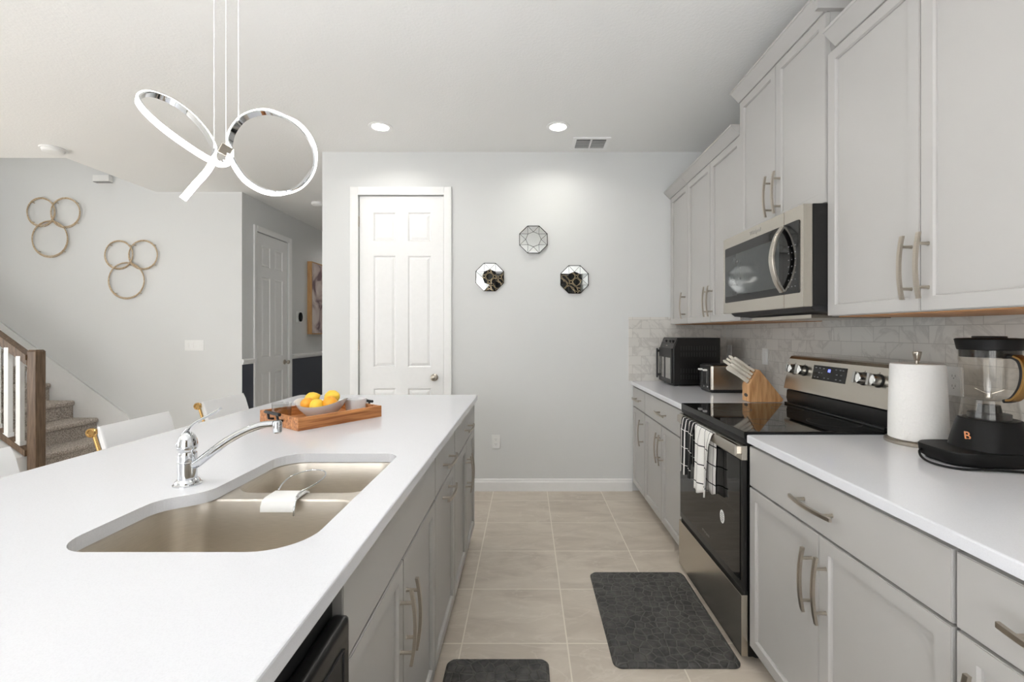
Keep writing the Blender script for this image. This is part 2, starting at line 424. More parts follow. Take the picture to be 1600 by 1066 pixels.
b = box(-3.246, -3.146, 5.06, 5.225, 0, H); bx(b, -3.246, -3.146, 5.927, 9, 0, H); bx(b, -3.246, -3.146, 5.225, 5.927, 2.547, H)
struct('wall_left', b, M['wall'])
struct('wall_end', box(-3.146, -1.756, 9, 9.1, 0, H), M['wall'])
b = box(-8, -4.1, 3.89, 3.99, H+.3, 5.6); bx(b, -4.1, -4.0, 3.89, 4.96, H+.3, 5.6); bx(b, -8.1, -8, 3.89, 5.06, 0, 5.6); bx(b, -8, -4, 3.89, 5.06, 5.6, 5.7)
struct('wall_stairwell', b, M['wall'])
struct('wall_living', box(-8, XL, 3.89, 3.99, 0, H+.3), M['wall'])
# living-room wall and the wall behind the camera, each with its window opening
b = box(XL-.1, XL, YF, -.9, 0, H); bx(b, XL-.1, XL, 2.7, 3.89, 0, H); bx(b, XL-.1, XL, -.9, 2.7, 2.55, H); bx(b, XL-.1, XL, -.9, 2.7, 0, .35)
struct('wall_west', b, M['wall'])
b = box(XL, -2.75, YF-.1, YF, 0, H); bx(b, -.2, XR+.1, YF-.1, YF, 0, H); bx(b, -2.75, -.2, YF-.1, YF, 2.6, H); bx(b, -2.75, -.2, YF-.1, YF, 0, .3)
struct('wall_front', b, M['wall'])
def frame(name, horiz, a0, a1, z0, z1, c, n):
    bm = nb(); t = .05
    def bb(u0, u1, v0, v1):
        if horiz: bx(bm, u0, u1, c-.04, c+.04, v0, v1)
        else: bx(bm, c-.04, c+.04, u0, u1, v0, v1)
    bb(a0, a1, z0, z0+t); bb(a0, a1, z1-t, z1)
    for i in range(n+1):
        u = a0+(a1-a0-t)*i/n; bb(u, u+t, z0+t, z1-t)
    return struct(name, bm, M['trim'])
frame('window_1', True, -2.75, -.2, .3, 2.6, YF-.05, 3)
frame('window_2', False, -.9, 2.7, .35, 2.55, XL-.05, 3)
# baseboards, chair rail, stair skirt
def basebd(name, a, c, axis):
    prof = [(0, 0), (-.016, 0), (-.016, .075), (-.010, .09), (-.010, .098), (0, .104)]
    if axis == 'X': bm = prism([(a[2]+u, v) for u, v in prof], 'X', a[0], a[1])
    else: bm = prism([(a[2]-u*c, v) for u, v in prof], 'Y', a[0], a[1])
    return struct(name, bm, M['trim'])
basebd('baseboard_back', (-.636, .912, YB), 0, 'X')
basebd('baseboard_pantry', (-1.756, -1.506, YB), 0, 'X')
basebd('baseboard_stairs', (-4.25, -3.146, 4.96), 0, 'X')
RAIL = [(0, 0), (.012, .004), (.012, .02), (.02, .028), (.02, .05), (.012, .06), (0, .064)]
b = nb()
for y0, y1 in ((4.962, 5.17), (6.01, 8.99)):
    prism([(-3.146+u, 1.004+v) for u, v in RAIL], 'Y', y0, y1, b)
struct('trim_1', b, M['trim'])
b = nb()
for y0, y1 in ((4.962, 5.17), (6.01, 8.99)): bx(b, -3.146, -3.142, y0, y1, .105, 1.004)
struct('wall_wainscot', b, M['blue'])
b = prism([(-3.146-u*-1, v) for u, v in [(0, 0), (.016, 0), (.016, .09), (0, .104)]], 'Y', 6.01, 8.99)
struct('baseboard_left', b, M['trim'])
SL = .735
b = prism([(-4.34, .105), (-4.34, .29), (-4.42, .46), (-7.9, .46+3.48*SL), (-7.9, .46+3.48*SL-.42), (-4.6, .105)], 'Y', 4.945, 4.96)
bx(b, -4.34, -4.25, 4.946, 4.96, 0, .104)
prism([(-4.405, .43), (-4.42, .46), (-7.9, .46+3.48*SL), (-7.885, .43+3.48*SL)], 'Y', 4.938, 4.96, b)
struct('trim_2', b, M['trim'])

# ------------------------------------------------------------------ six-panel doors
def panel_door(name, place, wdt, hgt, px_cols, px_rows, hinge_left, knob_u, knob_z, casing, top):
    """place(u, d, z): u across the door from its left edge, d out of the wall"""
    root = bpy.data.objects.new(name, None); COL.objects.link(root); root['kind'] = 'structure'; ROOTPOS[root.name] = (Vector(), 0)
    def P(bm):
        for v in bm.verts: v.co = place(v.co.x, v.co.y, v.co.z)
        return bm
    us = sorted({0, wdt, *[c for r in px_cols for c in r]}); zs = sorted({.008, hgt, *[c for r in px_rows for c in r]})
    bm = nb(); V = {(u, z): bm.verts.new((u, -.012, z)) for u in us for z in zs}; panels = []
    for i in range(len(us)-1):
        for j in range(len(zs)-1):
            f = bm.faces.new((V[us[i], zs[j]], V[us[i+1], zs[j]], V[us[i+1], zs[j+1]], V[us[i], zs[j+1]]))
            if (us[i], us[i+1]) in px_cols and (zs[j], zs[j+1]) in px_rows: panels.append(f)
    bmesh.ops.recalc_face_normals(bm, faces=bm.faces)
    if bm.faces[:][0].normal.y < 0: bmesh.ops.reverse_faces(bm, faces=bm.faces)
    bmesh.ops.inset_individual(bm, faces=panels, thickness=.014, depth=-.009)
    bmesh.ops.inset_individual(bm, faces=panels, thickness=.004, depth=0)
    bmesh.ops.inset_individual(bm, faces=panels, thickness=.030, depth=.006)
    slab = bmesh.new(); bx(slab, 0, wdt, -.040, -.024, .008, hgt)
    for a in ((0, .004, .008, hgt), (wdt-.004, wdt, .008, hgt), (0, wdt, .008, .012), (0, wdt, hgt-.004, hgt)): bx(slab, a[0], a[1], -.025, -.0122, a[2], a[3])
    join(bm, slab)
    put(obj('door_leaf', P(bm), M['trim'], root), kind='structure')
    c = nb(); g = .006; cw = casing
    prof = [(0, 0), (0, .010), (cw*.3, .014), (cw*.75, .018), (cw, .018), (cw, 0)]
    def leg(u0, sgn, z1):
        prism([(u0+sgn*a, d) for a, d in prof], 'Z', 0, z1, c)
    leg(-g, -1, hgt+g+cw); leg(wdt+g, 1, hgt+g+cw)
    t = prism([(d, hgt+g+a) for a, d in prof], 'X', -g, wdt+g); join(c, t)
    put(obj('door_casing', P(c), M['trim'], root), kind='structure')
    for z in (.22, 1.25, hgt-.22):
        u = -.004 if hinge_left else wdt+.004
        h = lathe([(0, -.045), (.006, -.045), (.006, .045), (0, .045)], (u, -.004, z), 10)
        put(obj('hinge', P(h), M['nickel'], root, 40), kind='structure')
    k = lathe([(0, 0), (.031, 0), (.031, .004), (.026, .009), (.010, .012), (.010, .032), (.022, .040), (.027, .052), (.022, .064), (.010, .069), (0, .07)], (knob_u, -.012, knob_z), 24, axis='Y')
    put(obj('door_knob', P(k), M['nickel'], root, 40), kind='structure')
    return root
panel_door('door_1', lambda u, d, z: Vector((-1.4386+u, YB+.0-d-.002, z)), .7253, 2.541,
           [(.12, .311), (.418, .617)], [(.20, .879), (1.064, 2.026), (2.151, 2.399)], True, .648, .976, .066, 0)
struct('gap_blocker_1', box(-1.4446, -.7073, YB+.06, YB+.07, 0, 2.547), M['gap_shade'])  # dark sheet added behind the leaf, stops light leaking through the gap
panel_door('door_2', lambda u, d, z: Vector((-3.146+d+.002, 5.231+u, z)), .69, 2.541,
           [(.115, .295), (.395, .575)], [(.20, .879), (1.064, 2.026), (2.151, 2.399)], True, .62, .976, .062, 0)
struct('gap_blocker_2', box(-3.216, -3.206, 5.225, 5.927, 0, 2.547), M['gap_shade'])  # added dark sheet that keeps the hallway door's gap from leaking light

# ------------------------------------------------------------------ backsplash
def splash(bm, pts, us):
    uvl = bm.loops.layers.uv.verify(); vs = [bm.verts.new(p) for p in pts]; f = bm.faces.new(vs)
    for l, uv in zip(f.loops, us): l[uvl].uv = uv
z0, z1 = .946, 1.4955; t = .009; U0 = XR-t+YB-t
b = nb()
splash(b, [(.882, YB-t, z0), (XR-t, YB-t, z0), (XR-t, YB-t, z1), (.882, YB-t, z1)], [(.882, z0), (XR-t, z0), (XR-t, z1), (.882, z1)])
splash(b, [(.882, YB-.0003, z0), (.882, YB-t, z0), (.882, YB-t, z1), (.882, YB-.0003, z1)], [(0.86, z0), (.867, z0), (.867, z1), (.86, z1)])
splash(b, [(.882, YB-.0003, z1), (.882, YB-t, z1), (XR-t, YB-t, z1), (XR-t, YB-.0003, z1)], [(.02, .01), (.03, .01), (.04, .01), (.04, .02)])
solo('backsplash', b, M['splash'], 'short marble subway tile backsplash on the far wall behind the air fryer', 'backsplash', origin=(1.3, YB, z0))
b = nb(); xs = XR-t; xw = XR-.0003
splash(b, [(xs, YB-.0003, z0), (xs, -.5, z0), (xs, -.5, z1), (xs, YB-.0003, z1)], [(U0-YB, z0), (U0+.5, z0), (U0+.5, z1), (U0-YB, z1)])
splash(b, [(xs, YB-.0003, z1), (xs, -.5, z1), (xw, -.5, z1), (xw, YB-.0003, z1)], [(.02, .01), (.03, .01), (.04, .01), (.04, .02)])
splash(b, [(xs, -.5, z0), (xw, -.5, z0), (xw, -.5, z1), (xs, -.5, z1)], [(.02, .01), (.03, .01), (.04, .01), (.04, .02)])
solo('backsplash', b, M['splash'], 'long grey-veined marble subway tile backsplash behind the stove and blender', 'backsplash', origin=(XR, 1.7, z0))

# ------------------------------------------------------------------ staircase and railing
st = thing('staircase', 'carpeted staircase climbing along the wall with the ring decorations', 'staircase', (-4.45, 4.47, 0))
for k in range(9):
    x = -4.445-.262*k; z = .236+.19*k; zb = 0 if k == 0 else z-.19-.03
    b = box(x-.34, x, 4.035, 4.944, z-.058, z, bev=.0275, seg=5)
    bx(b, x-.33, x-.03, 4.036, 4.943, zb, z-.03)
    obj('step', b, M['carpet'], st, 50)
k0 = -4.45
b = prism([(k0, 0), (k0, .262), (k0-3.4, .262+3.4*.725), (k0-3.4, 0)], 'Y', 3.905, 4.03)
prism([(k0+.012, .225), (k0+.012, .268), (k0-.03, .30), (k0-3.4, .30+3.37*.725), (k0-3.4, .255+3.37*.725), (k0-.04, .255)], 'Y', 3.895, 4.034, b)
struct('wall_knee', b, M['trim'])
rl = thing('stair_railing', 'brown wooden stair railing with white square balusters and a square newel post', 'railing', (-4.37, 3.96, 0))
b = box(-4.408, -4.33, 3.955, 4.04, 0, 1.195, bev=.004)
loft([lift([(-4.408, 3.955), (-4.33, 3.955), (-4.33, 4.04), (-4.408, 4.04)], 1.193), lift([(-4.398, 3.965), (-4.34, 3.965), (-4.34, 4.03), (-4.398, 4.03)], 1.209)], b, cap1=True)
obj('newel_post', b, M['walnut'], rl)
def sloped(x0, x1, zt, th, y0, y1):
    return prism([(x0, zt), (x1, zt+(x0-x1)*.725), (x1, zt+(x0-x1)*.725-th), (x0, zt-th)], 'Y', y0, y1)
b = sloped(-4.41, -7.4, 1.165, .045, 3.945, 4.015); join(b, sloped(-4.41, -7.4, 1.122, .05, 3.955, 4.005))
obj('handrail', b, M['walnut'], rl)
obj('base_rail', sloped(-4.41, -7.4, .325, .055, 3.94, 4.0), M['walnut'], rl)
for i in range(16):
    x = -4.47-.105*i-.03; zl = .31+(-4.41-x-.015)*.725; zt = 1.09+(-4.41-x-.015)*.725
    b = box(x-.003, x+.035, 3.952, 3.99, zl-.02, zt+.01)
    bx(b, x-.008, x+.040, 3.947, 3.995, zl-.02, zl+.035)
    obj('baluster', b, M['white'], rl)
# ------------------------------------------------------------------ cabinets
def bow_pull(parent, x, y, z, axis, s, L=.205, name='handle'):
    """bowed bar on two posts; s = +1 when the front faces +X, -1 when it faces -X"""
    bm = nb(); n = 14; A = []; r = .0055
    for i in range(n+1):
        t = i/n*2-1; off = .030+.011*(1-t*t)
        A.append((t*L/2, off))
    loops = []
    for u, o in A:
        q = []
        for a, c in ((-r, -r*.8), (r, -r*.8), (r, r*.8), (-r, r*.8)):
            q.append((x+s*(o+c), y+a, z+u) if axis == 'z' else (x+s*(o+c), y+u, z+a))
        loops.append(q)
    loft(loops, bm, True, True)
    for t in (-.66, .66):
        u = t*L/2; o = .030+.011*(1-t*t)
        c = (x, y, z+u) if axis == 'z' else (x, y+u, z)
        p = lathe([(.0062, -.001), (.0062, .001), (.0048, .003), (.0048, o)], (0, 0, 0), 12, axis='X')
        for v in p.verts: v.co = Vector((v.co.x*s, v.co.y, v.co.z)) + Vector(c)
        join(bm, p)
    return obj(name, bm, M['nickel'], parent, 50)
def front(kind, parent, xf, s, y0, y1, z0, z1, stile=.06):
    """door or drawer front whose face lies in the plane x = xf"""
    bm = bmesh.new(); bx(bm, xf-s*.02, xf, y0, y1, z0, z1)
    if kind == 'door':
        f = max(bm.faces, key=lambda f: f.calc_center_median().x*s)
        bmesh.ops.inset_region(bm, faces=[f], thickness=stile, depth=0)
        f = max((g for g in bm.faces if abs(g.normal.x) > .9), key=lambda g: (round(g.calc_center_median().x*s, 4), -abs(g.calc_center_median().y-(y0+y1)/2)-abs(g.calc_center_median().z-(z0+z1)/2)))
        bmesh.ops.inset_region(bm, faces=[f], thickness=.0055, depth=-.0065)
        bmesh.ops.inset_region(bm, faces=[f], thickness=.0005, depth=-.0055)
    es = [e for e in bm.edges if len(e.link_faces) == 2 and all(abs(v.co.x-xf) < 1e-4 for v in e.verts) and e.calc_face_angle(0) > 1.2 and
          (all(abs(v.co.y-y0) < 1e-4 for v in e.verts) or all(abs(v.co.y-y1) < 1e-4 for v in e.verts) or all(abs(v.co.z-z0) < 1e-4 for v in e.verts) or all(abs(v.co.z-z1) < 1e-4 for v in e.verts))]
    if es: bmesh.ops.bevel(bm, geom=es, offset=.002, segments=2, affect='EDGES')
    return obj('drawer_front' if kind == 'drawer' else 'door', bm, M['cab'], parent, 25)
def cabinet(name, label, s, xf, xb, y0, y1, z0, z1, fronts, toe=True, group=None, ztop=None, under=None, hollow=False):
    xb0 = xf-s*.0205
    t = thing(name, label, 'cabinet', ((xf+xb)/2, (y0+y1)/2, 0 if toe else z0), group)
    if hollow:
        lo, hi = min(xb0, xb), max(xb0, xb); b = box(lo, hi, y0, y1, z0, z0+.016)
        bx(b, lo, hi, y0, y0+.014, z0, z1); bx(b, lo, hi, y1-.014, y1, z0, z1); bx(b, xb0, xb0-s*.012, y0, y1, z0, z1); bx(b, xb, xb+s*.012, y0, y1, z0, z1)
        obj('body', b, M['cab'], t)
    else: obj('body', box(xb0, xb, y0, y1, z0, ztop or z1), M['cab'], t)
    if toe: obj('toe_kick', box(xb0-s*.05, xb, y0, y1, 0, z0), M['toe'], t)
    if under: obj('underside', box(xb0-s*.02, xb+s*.0, y0+.012, y1-.012, z0-.004, z0), M['birch'], t)
    for kind, a0, a1, c0, c1, h in fronts:
        f = front(kind, t, xf, s, a0, a1, c0, c1, h.get('stile', .06))
        if 'axis' in h: bow_pull(f, xf, h['y'], h['z'], h['axis'], s, h.get('L', .205))
    return t
G = .0018; ZB = .08; ZS = .7355; ZD = .8995; GV = .0042
XB = .916     # front plane of the base cabinets on the stove side
def base(name, label, y0, y1, drawers, doors, group=None, s=-1, xf=XB, xb=XR-.002, hollow=False):
    F = []
    for a0, a1, hy in drawers: F.append(('drawer', a0+G, a1-G, ZS+GV, ZD, dict(axis='y', y=hy, z=(ZS+ZD)/2) if hy is not None else {}))
    for a0, a1, h in doors: F.append(('door', a0+G, a1-G, ZB+.002, ZS-GV, h))
    return cabinet(name, label, s, xf, xb, y0, y1, ZB, .9155, F, True, group, hollow=hollow)
def vh(y): return dict(axis='z', y=y, z=.575)
base('base_cabinet', 'narrow single-door grey base cabinet in the corner at the far wall', 3.456, 3.855,
     [(3.456, 3.84, 3.64)], [(3.456, 3.84, vh(3.51))])
base('base_cabinet', 'grey base cabinet with one wide drawer over two doors, just beyond the stove', 2.606, 3.4545,
     [(2.606, 3.4545, 3.0)], [(3.03, 3.4545, vh(3.065)), (2.606, 3.03, vh(2.995))])
base('base_cabinet', 'grey base cabinet with wide drawer and two doors, below the paper towels', .9625, 1.838,
     [(.9625, 1.838, 1.408)], [(1.4035, 1.838, vh(1.436)), (.9625, 1.4035, vh(1.369))])
base('base_cabinet', 'grey base cabinet nearest to the camera on the stove side, cut off', .05, .956,
     [(.05, .956, .74)], [(.503, .956, vh(.90)), (.05, .503, vh(.43))])
# wall cabinets
XU = 1.24; ZU0 = 1.432; ZU1 = 2.512
def uh(y): return dict(axis='z', y=y, z=1.573)
def crown(parent, xf, y0, y1, z, k=1.0, ret0=False, ret1=False):
    P = [(0, -.002), (-.006, -.002), (-.052, .046), (-.056, .047), (-.056, .058), (0, .058)]
    P = [(u*k, v*k) for u, v in P]
    bm = prism([(xf+u, z+v) for u, v in P], 'Y', y0, y1)
    if ret0:  # return along the near side
        bx(bm, xf-.0, XR-.002, y0-.045*k, y0, z+.038*k, z+.058*k); bx(bm, xf-.045*k, XR-.002, y0-.02*k, y0, z-.003, z+.038*k)
    return obj('crown_moulding', bm, M['cab'], parent, 30)
XBK = XR-.0100
c = cabinet('wall_cabinet', 'narrow single-door grey wall cabinet at the far end of the run', -1, XU, XBK, 3.444, 3.855, ZU0, ZU1+.01,
            [('door', 3.446, 3.842, ZU0+.002, ZU1-.004, uh(3.50))], False, under=True)
crown(c, XU, 3.444, 3.855, ZU1)
c = cabinet('wall_cabinet', 'two-door grey wall cabinet over the air fryer and toaster, between microwave and far end', -1, XU, XBK, 2.592, 3.4425, ZU0, ZU1+.01,
            [('door', 3.019, 3.441, ZU0+.002, ZU1-.004, uh(3.05)), ('door', 2.594, 3.0155, ZU0+.002, ZU1-.004, uh(2.985))], False, under=True)
crown(c, XU, 2.592, 3.4425, ZU1)
ZM = 1.902; ZT = 2.692
c = cabinet('wall_cabinet', 'higher-hung two-door grey wall cabinet directly above the microwave', -1, XU-.006, XBK, 1.8465, 2.590, ZM, ZT+.01,
            [('door', 2.218, 2.588, ZM+.002, ZT-.004, dict(axis='z', y=2.255, z=ZM+.145)), ('door', 1.8485, 2.2145, ZM+.002, ZT-.004, dict(axis='z', y=2.178, z=ZM+.145))], False)
crown(c, XU-.006, 1.8465, 2.590, ZT, 1.0, True)
c = cabinet('wall_cabinet', 'large two-door grey wall cabinet above the paper towels and blender', -1, XU, XBK, .975, 1.845, ZU0, ZU1+.01,
            [('door', 1.4125, 1.843, ZU0+.002, ZU1-.004, uh(1.442)), ('door', .977, 1.409, ZU0+.002, ZU1-.004, uh(1.381))], False, under=True)
crown(c, XU, .975, 1.79, ZU1)
# countertops on the stove side
def slab(bm, poly, z0, z1, holes=(), e=.004):
    plate_with_holes(offset_poly(poly, -e), list(holes), z1, bm)
    loft([lift(offset_poly(poly, -e), z1), lift(offset_poly(poly, -e*.3), z1-e*.3), lift(poly, z1-e), lift(poly, z0)], bm)
    for h in holes: loft([lift(h, z1), lift(h, z0)], bm)
    plate_with_holes(poly, list(holes), z0, bm)
    bmesh.ops.remove_doubles(bm, verts=bm.verts, dist=1e-6)
    return bm
def rect(x0, x1, y0, y1): return [(x0, y0), (x1, y0), (x1, y1), (x0, y1)]
CT = .946
solo('countertop', slab(nb(), roundpoly([(.902, 2.603, .012), (1.7185, 2.603, 0), (1.7185, 3.849, 0), (.902, 3.849, 0)], 5), .916, CT), M['quartz'],
     'white quartz countertop between the stove and the far wall', 'countertop', origin=(1.3, 3.2, .916))
solo('countertop', slab(nb(), roundpoly([(.902, -.3, 0), (1.7185, -.3, 0), (1.7185, 1.839, 0), (.902, 1.839, .012)], 5), .916, CT), M['quartz'],
     'white quartz countertop carrying the paper towels and the blender', 'countertop', origin=(1.3, .7, .916))

# ------------------------------------------------------------------ island
XI = -.343
def ibase(label, y0, y1, drawers, doors, name='island_cabinet', hollow=False):
    return base(name, label, y0, y1, drawers, doors, None, 1, XI, -1.08, hollow)
def ih(y): return dict(axis='z', y=y, z=.56)
c = ibase('grey island sink cabinet with a blank panel over two doors', .838, 1.690, [(.838, 1.69, None)], [(1.252, 1.69, ih(1.284)), (.838, 1.252, ih(1.222))], hollow=True)
ibase('narrow grey island cabinet with a drawer over a pull-out door with a horizontal handle', 1.6915, 2.153, [(1.6915, 2.153, 1.922)],
      [(1.6915, 2.153, dict(axis='y', y=1.915, z=.684))])
ibase('grey island cabinet with one drawer over two doors at the far end of the island', 2.1545, 2.982, [(2.1545, 2.982, 2.57)],
      [(2.57, 2.982, ih(2.602)), (2.1545, 2.57, ih(2.538))])
hole = roundpoly([(-.924, .857, .075), (-.436, .857, .10), (-.436, 1.552, .055), (-.836, 1.552, .085), (-.836, 1.185, .07), (-.924, 1.12, .07)], 9)
solo('island_countertop', slab(nb(), roundpoly([(-1.52, .17, .01), (-.325, .17, .01), (-.325, 3.007, .012), (-1.52, 3.007, .03)], 5), .916, CT, [hole]), M['quartz'],
     'large white quartz island countertop with a sink cut-out', 'countertop', origin=(-.92, 1.6, .916))
b = box(-1.1, -1.082, .19, 2.982, 0, .9155); bx(b, -1.082, -.343, .19, .23, 0, .9155)
struct('wall_island', b, M['cab'])
# dishwasher
t = thing('dishwasher', 'black dishwasher built into the near end of the island', 'dishwasher', (-.65, .54, 0))
obj('tub', box(-1.05, -.36, .236, .832, .1, .90), M['black'], t)
obj('toe_plate', box(-1.0, -.40, .24, .83, 0, .1), M['black'], t)
b = box(-.36, -.326, .236, .832, .12, .846, bev=.012, seg=3)
obj('door', b, M['satinblack'], t, 40)
obj('handle_recess', box(-.327, -.3245, .27, .79, .725, .80, bev=.002), M['black'], t)
b = nb()
for a in ((.262, .798, .722, .725), (.262, .798, .80, .803), (.262, .265, .722, .803), (.795, .798, .722, .803)): bx(b, -.327, -.3225, a[0], a[1], a[2], a[3])
obj('recess_trim', b, M['black2'], t)

# ------------------------------------------------------------------ sink
sk = thing('kitchen_sink', 'double-bowl stainless steel undermount sink in the island', 'sink', (-.66, 1.2, .74))
outer = offset_poly(hole, .02)
B1 = roundpoly([(-.930, .851, .08), (-.430, .851, .10), (-.430, 1.212, .085), (-.930, 1.212, .085)], 9)
B2 = roundpoly([(-.842, 1.258, .085), (-.430, 1.258, .085), (-.430, 1.558, .075), (-.842, 1.558, .085)], 9)
bm = nb(); plate_with_holes(outer, [B1, B2], .915, bm); obj('rim', bm, M['steelv'], sk)
for B, dep in ((B1, .205), (B2, .175)):
    L = [lift(offset_poly(B, .001), .915), lift(B, .9145), lift(offset_poly(B, -.004), .909)]
    L += [lift(offset_poly(B, -.008-.010*k/5), .905-(dep-.03)*k/5) for k in range(1, 6)]
    zb = .905-dep
    L += [lift(offset_poly(B, -.024), zb+.016), lift(offset_poly(B, -.036), zb+.005), lift(offset_poly(B, -.055), zb)]
    bm = loft(L); cx = sum(p[0] for p in B)/len(B); cy = sum(p[1] for p in B)/len(B)
    n = len(B); last = bm.verts[:][-n:]
    dr = [bm.verts.new((cx+.045*math.cos(2*PI*i/n), cy+.045*math.sin(2*PI*i/n), zb-.001)) for i in range(n)]
    # pair the drain ring with the outline by angle
    k0 = min(range(n), key=lambda i: (Vector((dr[i].co.x-cx, dr[i].co.y-cy)).angle(Vector((last[0].co.x-cx, last[0].co.y-cy)))))
    for i in range(n): bm.faces.new((last[i], last[(i+1) % n], dr[(k0+i+1) % n], dr[(k0+i) % n]))
    obj('bowl', bm, M['steelv'], sk, 50, recalc=True)
    d = lathe([(.046, 0), (.040, .003), (.036, -.002), (.034, -.012), (0, -.012)], (cx, cy, zb), 32)
    obj('drain', d, M['steel'], sk, 40)
# sponge caddy over the divider
sc = thing('sink_caddy', 'white saddle-shaped sponge holder with a wire loop on the sink divider', 'sponge holder', (-.655, 1.22, .915))
prof = [(1.178, .893), (1.179, .907), (1.186, .919), (1.2, .924), (1.252, .924), (1.266, .917), (1.272, .905), (1.268, .905), (1.262, .914), (1.250, .9195), (1.202, .9195), (1.19, .915), (1.183, .905), (1.181, .893)]
b = prism(prof, 'X', -.700, -.612); obj('saddle', b, M['white'], sc, 40)
loop = smoothpath([(-.690, 1.25, .928), (-.702, 1.30, .932), (-.70, 1.35, .936), (-.672, 1.388, .938), (-.632, 1.388, .938), (-.604, 1.35, .936), (-.602, 1.29, .932), (-.618, 1.23, .928), (-.612, 1.195, .927)], 6)
obj('wire_loop', tube(loop, .0024, 8), M['chrome'], sc, 60)
obj('hook', tube(smoothpath([(-.612, 1.20, .927), (-.610, 1.185, .918), (-.609, 1.176, .90), (-.609, 1.174, .885)], 4), .0024, 8), M['chrome'], sc, 60)

# ------------------------------------------------------------------ faucet
FX, FY = -.9356, 1.238
fc = thing('faucet', 'polished chrome single-lever kitchen faucet standing behind the sink', 'faucet', (FX, FY, CT))
obj('base_flange', lathe([(.034, 0), (.034, .003), (.030, .006), (.029, .011), (.0255, .015), (.0235, .017), (0, .017)], (FX, FY, CT), 40), M['chrome'], fc, 40)
obj('body', lathe([(.0225, .012), (.0225, .060), (.0235, .061), (.0235, .0635), (.0225, .0645), (.0225, .086), (.0205, .089), (.0205, .093), (.0228, .096), (.0245, .101), (.0245, .104), (0, .104)], (FX, FY, CT), 40), M['chrome'], fc, 40)
obj('dome', lathe([(.0240, .1035), (.0242, .108), (.0232, .120), (.0196, .131), (.0145, .139), (.009, .144), (.005, .1455), (0, .146)], (FX, FY, CT), 40), M['chrome'], fc, 60)
sp = smoothpath([(FX+.012, FY, 1.000), (FX+.030, FY-.001, 1.006), (FX+.060, FY-.002, 1.029), (FX+.108, FY-.003, 1.064), (FX+.157, FY-.004, 1.092), (FX+.205, FY-.005, 1.110), (FX+.243, FY-.006, 1.115)], 6)
m = len(sp); obj('spout', tube(sp, [.0125-.0035*i/m for i in range(m)], 18), M['chrome'], fc, 60)
obj('aerator', lathe([(.0105, -.022), (.0118, -.018), (.0118, .006), (.009, .011), (0, .012)], (FX+.252, FY-.006, 1.112), 24), M['chrome'], fc, 40)
lv = smoothpath([(FX-.023, FY, 1.056), (FX-.012, FY, 1.080), (FX+.004, FY, 1.100), (FX+.024, FY, 1.118), (FX+.046, FY, 1.130), (FX+.070, FY, 1.143), (FX+.091, FY, 1.1555)], 6)
m = len(lv); obj('lever', tube(lv, [.012-.0055*min(1, i/m*1.5)+.0015*math.sin(PI*min(1, max(0, (i/m-.55)/.45))) for i in range(m)], 14, flat=(1.0, .45)), M['chrome'], fc, 60)
# ------------------------------------------------------------------ range
Y0, Y1 = 1.8445, 2.5975
rg = thing('range', 'stainless steel and black electric range with a glass cooktop', 'stove', (1.28, 2.22, 0))
obj('body', box(.915, 1.69, Y0, Y1, .03, .925), M['satinblack'], rg)
for x in (.97, 1.62):
    for y in (Y0+.05, Y1-.05): obj('foot', lathe([(.018, 0), (.018, .031)], (x, y, 0), 12), M['black'], rg)
obj('cooktop', box(.899, 1.665, Y0+.001, Y1-.001, .9255, .956, bev=.004), M['blackglass'], rg, 30)
b = prism([(.899, .9255), (.903, .902), (.93, .902), (.93, .9255)], 'Y', Y0+.002, Y1-.002)
obj('vent_trim', b, M['black'], rg)
obj('control_vent', box(.905, .93, Y0+.02, Y1-.02, .896, .902), M['dark'], rg)
for cx, cy, r in ((1.10, 2.40, .095), (1.10, 2.04, .075), (1.40, 2.40, .075), (1.40, 2.04, .105)):
    b = lathe([(r, 0), (r+.0025, 0), (r+.0025, .0004), (r, .0004), (r, 0)], (cx, cy, .956), 40)
    obj('burner_ring', b, M['black2'], rg)
dr = obj('oven_door', box(.8925, .912, Y0+.001, Y1-.001, .30, .897, bev=.003), M['satinblack'], rg, 30)
obj('door_glass', box(.889, .8925, Y0+.02, Y1-.02, .335, .835), M['blackglass'], dr)
obj('door_top_strip', box(.8885, .9125, Y0, Y1, .838, .8975, bev=.002), M['steel'], dr)
b = nb(); bx(b, .8845, .889, Y0+.022, Y1-.022, .843, .849)
hb = nb(); loft([[(.866, y, .892), (.866, y, .856), (.874, y, .852), (.877, y, .874), (.874, y, .896)] for y in (Y0+.018, Y1-.03)], hb, True, True)
obj('handle', hb, M['steel'], dr, 30)
b = nb()
for y in (Y0+.024, Y1-.06): bx(b, .874, .890, y, y+.024, .860, .889)
obj('handle_bracket', b, M['steel'], dr, 30)
obj('drawer', box(.886, .914, Y0, Y1, .03, .283, bev=.003), M['steel'], rg, 30)
obj('drawer_gap', box(.90, .914, Y0+.002, Y1-.002, .283, .30), M['dark'], rg)
st_ = lathe([(.030, 0), (.030, .0006)], (0, 0, 0), 28, axis='X', sx=.75)
for v in st_.verts: v.co = Vector((.8885-v.co.x, 2.03+v.co.y, .531+v.co.z))
stk = obj('sticker', st_, M['white'], dr)
b = nb()
for i, (wd, z) in enumerate(((.020, .016), (.030, .008), (.034, -.001), (.030, -.010), (.018, -.018))): bx(b, .8876, .888, 2.03-wd/2, 2.03+wd/2, .531+z-.002, .531+z+.002)
obj('sticker_print', b, M['grey'], stk)
text('logo', 'Whirlpool', .022, M['silver'], dr, (.8885, 2.215, .375), (0, -1, 0), (0, 0, 1))
